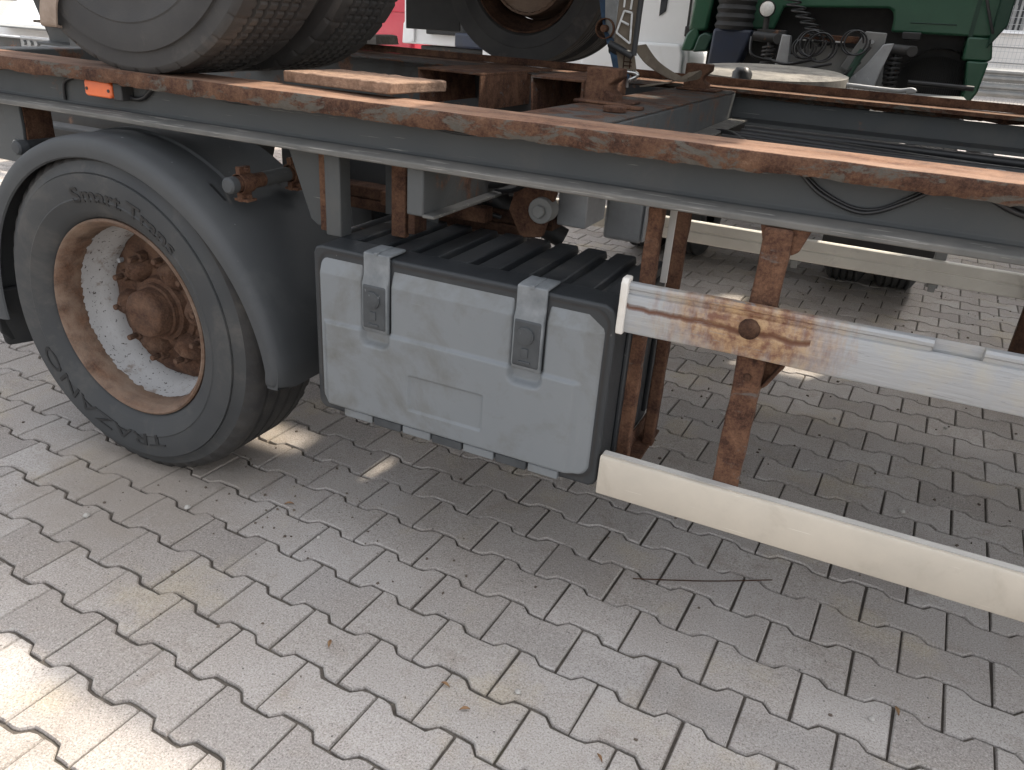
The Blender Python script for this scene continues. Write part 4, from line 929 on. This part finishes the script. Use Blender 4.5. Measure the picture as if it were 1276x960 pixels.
def xwheel(x0, x1, y, R):
    w_ = obj('wheel', MB().lathe([(.29, x0), (.27, x0 + .03), (.25, (x0 + x1) / 2), (.02, (x0 + x1) / 2)], (0, y, R), 40, 'x'), 'rust_dark', GT, smooth=40)
    for a, b in ((x0, (x0 + x1) / 2 - .015), ((x0 + x1) / 2 + .015, x1)):
        wd = b - a; pr = [(.29, a + .02), (.33, a), (.42, a + .005), (R - .02, a + .03), (R, a + .05)]
        for q in range(4):
            yc = a + .05 + (wd - .1) * (q + .5) / 4; pr += [(R, yc - .007), (R - .012, yc - .004), (R - .012, yc + .004), (R, yc + .007)]
        pr += [(R, b - .05), (R - .02, b - .03), (.42, b - .005), (.33, b), (.29, b - .02)]
        obj('tyre', MB().lathe(pr, (0, y, R), 72, 'x'), 'tyre', w_, smooth=32)
xwheel(-1.47, -.93, 5.25, .485); xwheel(-.20, .34, 5.25, .485)
obj('axle', MB().cyl((-1.2, 5.25, .485), (.1, 5.25, .485), .07, 16), 'dark_steel', GT, smooth=50)
obj('rear_flap', MB().box(-.22, .36, 4.72, 4.735, .30, .86), 'black_rubber', GT, bevel=.004)
obj('rear_flap', MB().box(-1.49, -.92, 4.72, 4.735, .30, .86), 'black_rubber', GT, bevel=.004)
for k in range(6): obj('flap_tick', MB().box(-.18 + k * .085, -.176 + k * .085, 4.712, 4.7185, .40, .46), 'label_white', GT)
for x in (-1.35, .15): obj('wheel', MB().lathe([(.02, x), (.48, x), (.48, x + .3), (.02, x + .3)], (0, 7.0, .48), 40, 'x'), 'tyre', GT, smooth=30)

# ================================================================== OTHER VEHICLES BEHIND
WV = thing('white_truck_cab', (-2.4, 7.6, 0), 'white truck cab with dark window strip beside the green tractor unit', 'truck')
obj('cab_body', MB().prism([(-3.6, .55), (-1.72, .55), (-1.665, .75), (-1.66, 1.15), (-1.685, 1.28), (-1.70, 1.30), (-1.665, 1.36), (-1.66, 2.2), (-1.72, 2.9), (-3.6, 2.9)], 'y', 7.0, 9.0), 'white_paint', WV, bevel=.04, segs=4)
obj('window', MB().prism([(-1.96, 1.46), (-1.905, 1.50), (-1.89, 1.9), (-1.96, 1.9)], 'y', 6.99, 7.0), 'glass_dark', WV, bevel=.004)
obj('door_seam', MB().box(-1.715, -1.70, 6.985, 7.0, 1.33, 2.2), 'cable_black', WV)
obj('corner_trim', MB().box(-1.725, -1.665, 6.97, 7.0, 1.32, 1.40), 'cable_black', WV, bevel=.01)
obj('wing_panel', MB().prism([(-2.6, .6), (-1.74, .6), (-1.70, .8), (-1.705, 1.18), (-1.74, 1.26), (-2.6, 1.26)], 'y', 6.95, 7.0), 'white_paint', WV, bevel=.03, segs=4)
obj('wheel', MB().lathe([(.02, 7.05), (.45, 7.05), (.48, 7.1), (.48, 7.3), (.02, 7.3)], (-3.0, 0, .48), 40), 'tyre', WV, smooth=30)
obj('wheel', MB().lathe([(.02, 8.6), (.45, 8.6), (.48, 8.65), (.48, 8.9), (.02, 8.9)], (-3.0, 0, .48), 40), 'tyre', WV, smooth=30)

RV = thing('red_van', (-5.9, 9.4, 0), 'red van behind the twin tyres', 'van')
obj('van_body', MB().prism([(-8.6, .35), (-6.35, .35), (-6.25, .60), (-6.0, .72), (-5.72, .60), (-5.62, .35), (-5.55, .45), (-5.52, 1.2), (-5.55, 1.36), (-5.72, 2.0), (-8.6, 2.0)], 'y', 8.9, 10.6), 'red_paint', RV, bevel=.05, segs=4)
obj('body_crease', MB().box(-8.5, -5.56, 8.885, 8.9, 1.385, 1.40), 'red_paint', RV, bevel=.006)
for x in (-5.98, -8.0): obj('wheel', MB().lathe([(.02, 8.93), (.32, 8.93), (.34, 8.96), (.34, 9.15), (.02, 9.15)], (x, 0, .34), 32), 'tyre', RV, smooth=30)

WT = thing('white_box_truck', (-4.2, 7.3, 0), 'white box truck corner with a black pipe behind the deck', 'truck')
obj('box_body', MB().prism([(-4.66, 1.10), (-4.645, 1.28), (-4.63, 1.30), (-4.62, 3.0), (-3.3, 3.0), (-3.3, 1.10)], 'y', 7.3, 10.5), 'white_paint', WT, bevel=.012)
obj('corner_post', MB().box(-4.55, -4.50, 7.27, 7.3, 1.12, 3.0), 'white_paint', WT, bevel=.005)
obj('pipe', MB().tube(smoothpath([(-4.47, 7.25, 1.9), (-4.47, 7.25, 1.5), (-4.47, 7.25, 1.32), (-4.44, 7.25, 1.285), (-4.36, 7.25, 1.28)], 5), .018, 8), 'cable_black', WT, smooth=50)
obj('black_panel', MB().box(-4.335, -3.3, 7.22, 7.29, 1.20, 2.6), 'black_rubber', WT, bevel=.01)
obj('side_tank', MB().box(-3.95, -3.45, 7.1, 7.6, 1.10, 1.23), 'blue_box', WT, bevel=.02)
obj('truck_chassis', MB().box(-4.5, -3.4, 7.4, 10.4, .75, 1.09), 'dark_steel', WT, bevel=.01)
for y in (7.9, 9.8):
    for x in (-4.6, -3.65): obj('wheel', MB().lathe([(.02, x), (.45, x), (.48, x + .04), (.48, x + .24), (.02, x + .28)], (0, y, .48), 36, 'x'), 'tyre', WT, smooth=30)

WL = thing('white_tractor_unit', (-6.5, 5.3, 0), 'white tractor unit with bare grey chassis frame and black bracket', 'truck')
obj('side_fairing', MB().prism([(-11.0, .45), (-5.7, .45), (-5.55, .62), (-5.7, .86), (-6.2, .985), (-6.6, 1.0), (-7.0, 1.09), (-7.4, 1.10), (-11, 1.10)], 'y', 5.6, 6.4), 'white_paint', WL, bevel=.06, segs=4)
obj('tank_fairing', MB().lathe([(0, -1.6), (.25, -1.58), (.36, -1.45), (.38, -1.2), (.38, .9), (.36, 1.1), (.25, 1.2), (0, 1.22)], (-7.8, 6.6, .92), 32, 'x'), 'white_paint', WL, smooth=50)
obj('tread_board', MB().box(-8.2, -6.8, 5.25, 5.6, 1.045, 1.06), 'grey_metal', WL, bevel=.004)
cr = obj('chassis_rail', MB().box(-10.5, -6.32, 4.75, 4.82, .82, 1.0), 'frame_grey', WL, bevel=.004)
obj('rail_flange', MB().box(-10.5, -6.32, 4.70, 4.82, 1.0, 1.012), 'steel_light', cr, bevel=.002)
bp = obj('bolt_plate', MB().prism([(-6.78, .82), (-6.40, .82), (-6.02, .93), (-5.9, 1.0), (-6.1, 1.02), (-6.78, 1.02)], 'y', 4.725, 4.748), 'steel_light', WL, bevel=.003)
for x, z in ((-6.72, .97), (-6.64, .97), (-6.56, .97), (-6.72, .90), (-6.72, .85), (-6.05, .98)): obj('bolt', MB().cyl((x, 4.70, z), (x, 4.725, z), .020, 10), 'galv', bp)
obj('black_bracket', MB().prism([(-6.52, .82), (-6.52, .955), (-6.44, .96), (-6.2, .92), (-6.25, .83)], 'y', 4.68, 4.72).box(-6.45, -6.3, 4.66, 4.70, .85, .89), 'cable_black', WL, bevel=.008)
obj('rear_fender', MB().lathe([(.50, -.18), (.55, -.15), (.55, .30), (.53, .33)], (-6.2, 5.0, .42), 32, 'y', rad(-70), rad(80)), 'white_paint', WL, smooth=40)
obj('black_panel', MB().prism([(-6.24, 1.02), (-5.93, 1.02), (-5.97, 1.32), (-6.37, 1.32)], 'y', 4.60, 4.63), 'black_rubber', WL, bevel=.004)
for x in (-6.2, -9.5): obj('wheel', MB().lathe([(.02, 4.9), (.44, 4.9), (.48, 4.95), (.48, 5.25), (.02, 5.25)], (x, 0, .48), 40), 'tyre', WL, smooth=30)
for x in (-10.4,): obj('cab_body', MB().box(-12.5, -10.6, 4.6, 6.9, .6, 3.2), 'white_paint', WL, bevel=.1, segs=4)

PT = thing('shade_truck', (2.6, 6.8, 0), 'tall grey box truck added out of view to cast shade', 'truck')  # unseen truck, put in to shade the ground at the right
obj('box_body', MB().box(1.35, 3.7, 4.6, 9.2, 1.0, 3.5), 'grey_metal', PT, bevel=.02)
obj('truck_chassis', MB().box(1.8, 3.2, 4.8, 9.0, .7, .995), 'dark_steel', PT)
for y in (5.6, 8.2):
    for x in (1.45, 3.3): obj('wheel', MB().lathe([(.02, x), (.45, x), (.48, x + .04), (.48, x + .24), (.02, x + .28)], (0, y, .48), 36, 'x'), 'tyre', PT, smooth=30)

# ================================================================== ROADSIDE
GR = thing('guard_rail', (4.5, 20, 0), 'two-tier grey steel crash barrier in front of the mesh fence', 'crash barrier')
for z0 in (.78, .49):
    w_ = [(0, z0), (-.03, z0 + .04), (-.07, z0 + .06), (-.07, z0 + .10), (-.02, z0 + .13), (-.02, z0 + .15), (-.07, z0 + .18), (-.07, z0 + .22), (-.03, z0 + .245), (0, z0 + .275), (.01, z0 + .275), (-.01, z0 + .14), (.01, z0)]
    obj('barrier_beam', MB().prism([(20 + a, z) for a, z in w_], 'x', -2, 14), 'grey_metal', GR, bevel=.003)
for k in range(8): obj('barrier_post', MB().box(-1.5 + k * 2, -1.38 + k * 2, 20.02, 20.1, 0, 1.08), 'grey_metal', GR)
MF = thing('mesh_fence', (3, 22, 0), 'light wire mesh fence behind the crash barrier', 'fence')
fm = MB()
for k in range(130): fm.box(.2 + k * .08, .206 + k * .08, 22, 22.006, .1, 2.3)
for k in range(16): fm.box(.2, 10.6, 21.994, 22.0, .1 + k * .14, .107 + k * .14)
tag(obj('wire_panel', fm, 'steel_light', MF, smooth=0), None, None, None, 'stuff')
for k in range(5): obj('fence_post', MB().box(.4 + k * 2.5, .46 + k * 2.5, 22.01, 22.07, 0, 2.4), 'grey_metal', MF)
BL = thing('pale_building', (0, 34, 0), 'pale long building behind the yard with a dark slatted window', 'building')
obj('wall', MB().box(-40, 22, 34, 36, -.02, 6.0), 'wall_pale', BL)
obj('roof', MB().box(-40.5, 22.5, 33.6, 42, 6.0, 6.5), 'roof_dark', BL)
obj('plinth', MB().box(-40, 22, 33.93, 34, -.02, .5), 'grey_metal', BL)
for x in (-9.5, -6.5, -3.5, -.4, 2.75, 5.9, 9.0):
    wn = obj('window', MB().box(x - .5, x + .5, 33.96, 34, 2.05, 3.6), 'glass_dark', BL)
    for k in range(6): obj('slat', MB().box(x - .48 + k * .18, x - .40 + k * .18, 33.93, 33.96, 2.05, 3.6), 'grey_metal', wn)
    obj('sill', MB().box(x - .6, x + .6, 33.86, 34, 1.95, 2.05), 'white_paint', wn)
for z in (1.0, 1.5): obj('siding_joint', MB().box(-40, 22, 33.985, 34, z, z + .03), 'grey_metal', BL)

# ================================================================== SMALL LITTER ON THE GROUND
lf = [(-.92, 1.12), (-.55, 1.10), (-.62, 1.14), (.30, 1.55), (-1.38, 1.53), (-.25, 1.12)]
plain('crumbs', (.07, .05, .04), (.16, .13, .10), 3, .95, bmp=.2)
def litter(i, x, y):
    a = rnd(0, 6.28); l = rnd(.010, .018); wv = l * rnd(.25, .4); vs = []
    for k in range(7):
        t = k / 6; h = wv * sin(pi * min(1, t * .97 + .015)) ; c = .004 * sin(pi * t) + .002
        for s_ in (-1, 0, 1): vs.append((x + (t - .5) * 2 * l * cos(a) - s_ * h * sin(a), y + (t - .5) * 2 * l * sin(a) + s_ * h * cos(a), c + (.003 if s_ else 0)))
    mb = MB().add(vs, [(3 * k + j, 3 * k + 3 + j, 3 * k + 4 + j, 3 * k + 1 + j) for k in range(6) for j in range(2)])
    tag(obj('dry_leaf', mb, 'leaf', None, smooth=60), 'small curled brown dry leaf on the block pavement', 'leaf', 'dry leaves on the pavement')
for i, (x, y) in enumerate(lf): litter(i, x, y)
for i, (x, y) in enumerate([(-.47, 1.20), (-1.62, 1.37), (-1.2, 1.44), (.25, 1.50), (-1.83, 1.20), (.05, 3.05), (.45, 3.2), (.30, 2.45), (-.35, 2.85), (.62, 4.9), (.80, 5.3), (.55, 4.5)]):
    s_ = rnd(.006, .011); cc = MB().lathe([(0, s_ * .9), (s_ * .7, s_ * .6), (s_, 0), (s_ * .6, -s_ * .4)], (x, y, s_ * .4), 9, 'z', rf=lambda a, k, r, t: (r * (1 + .4 * (vn(k * 1.7 + i, a) - .5)), t))
    tag(obj('pebble', cc, 'pebble', None, smooth=40), 'pale pebble lying loose on the block pavement', 'pebble', 'pebbles on the pavement')
dbm = MB(); rr = random.Random(11)
for k in range(260):
    if k < 150: x, y = rr.uniform(-.6, 1.1), rr.uniform(2.0, 5.2)
    elif k < 200: x, y = rr.gauss(-1.35, .25), rr.gauss(1.52, .12)
    else: x, y = rr.uniform(-2.6, .6), rr.uniform(.7, 2.0)
    s_ = rr.uniform(.002, .0055) * (1.3 if k < 150 else 1); a = rr.uniform(0, 6.28); e = rr.uniform(.4, 1.0); c_, sn = cos(a), sin(a)
    q = [(-s_, -s_ * e), (s_, -s_ * e * .7), (s_ * .8, s_ * e), (-s_ * .7, s_ * e * .9)]
    P = [(x + u * c_ - v_ * sn, y + u * sn + v_ * c_) for u, v_ in q]
    dbm.hexa([(u, v_, -.001) for u, v_ in P], [(u * .7 + x * .3, v_ * .7 + y * .3, s_ * .8) for u, v_ in P])
tag(obj('debris', dbm, 'crumbs', None, smooth=0), 'dark rust crumbs and grit scattered over the block pavement', 'debris', None, 'stuff')
tw = smoothpath([(-.36, 1.70, .006), (-.27, 1.745, .005), (-.16, 1.80, .006), (-.02, 1.885, .005)], 6)
tag(obj('twig', MB().tube(tw, .0016, 6), 'rust_dark', None, smooth=60), 'thin dark wire lying across the pavement below the cream board', 'wire')
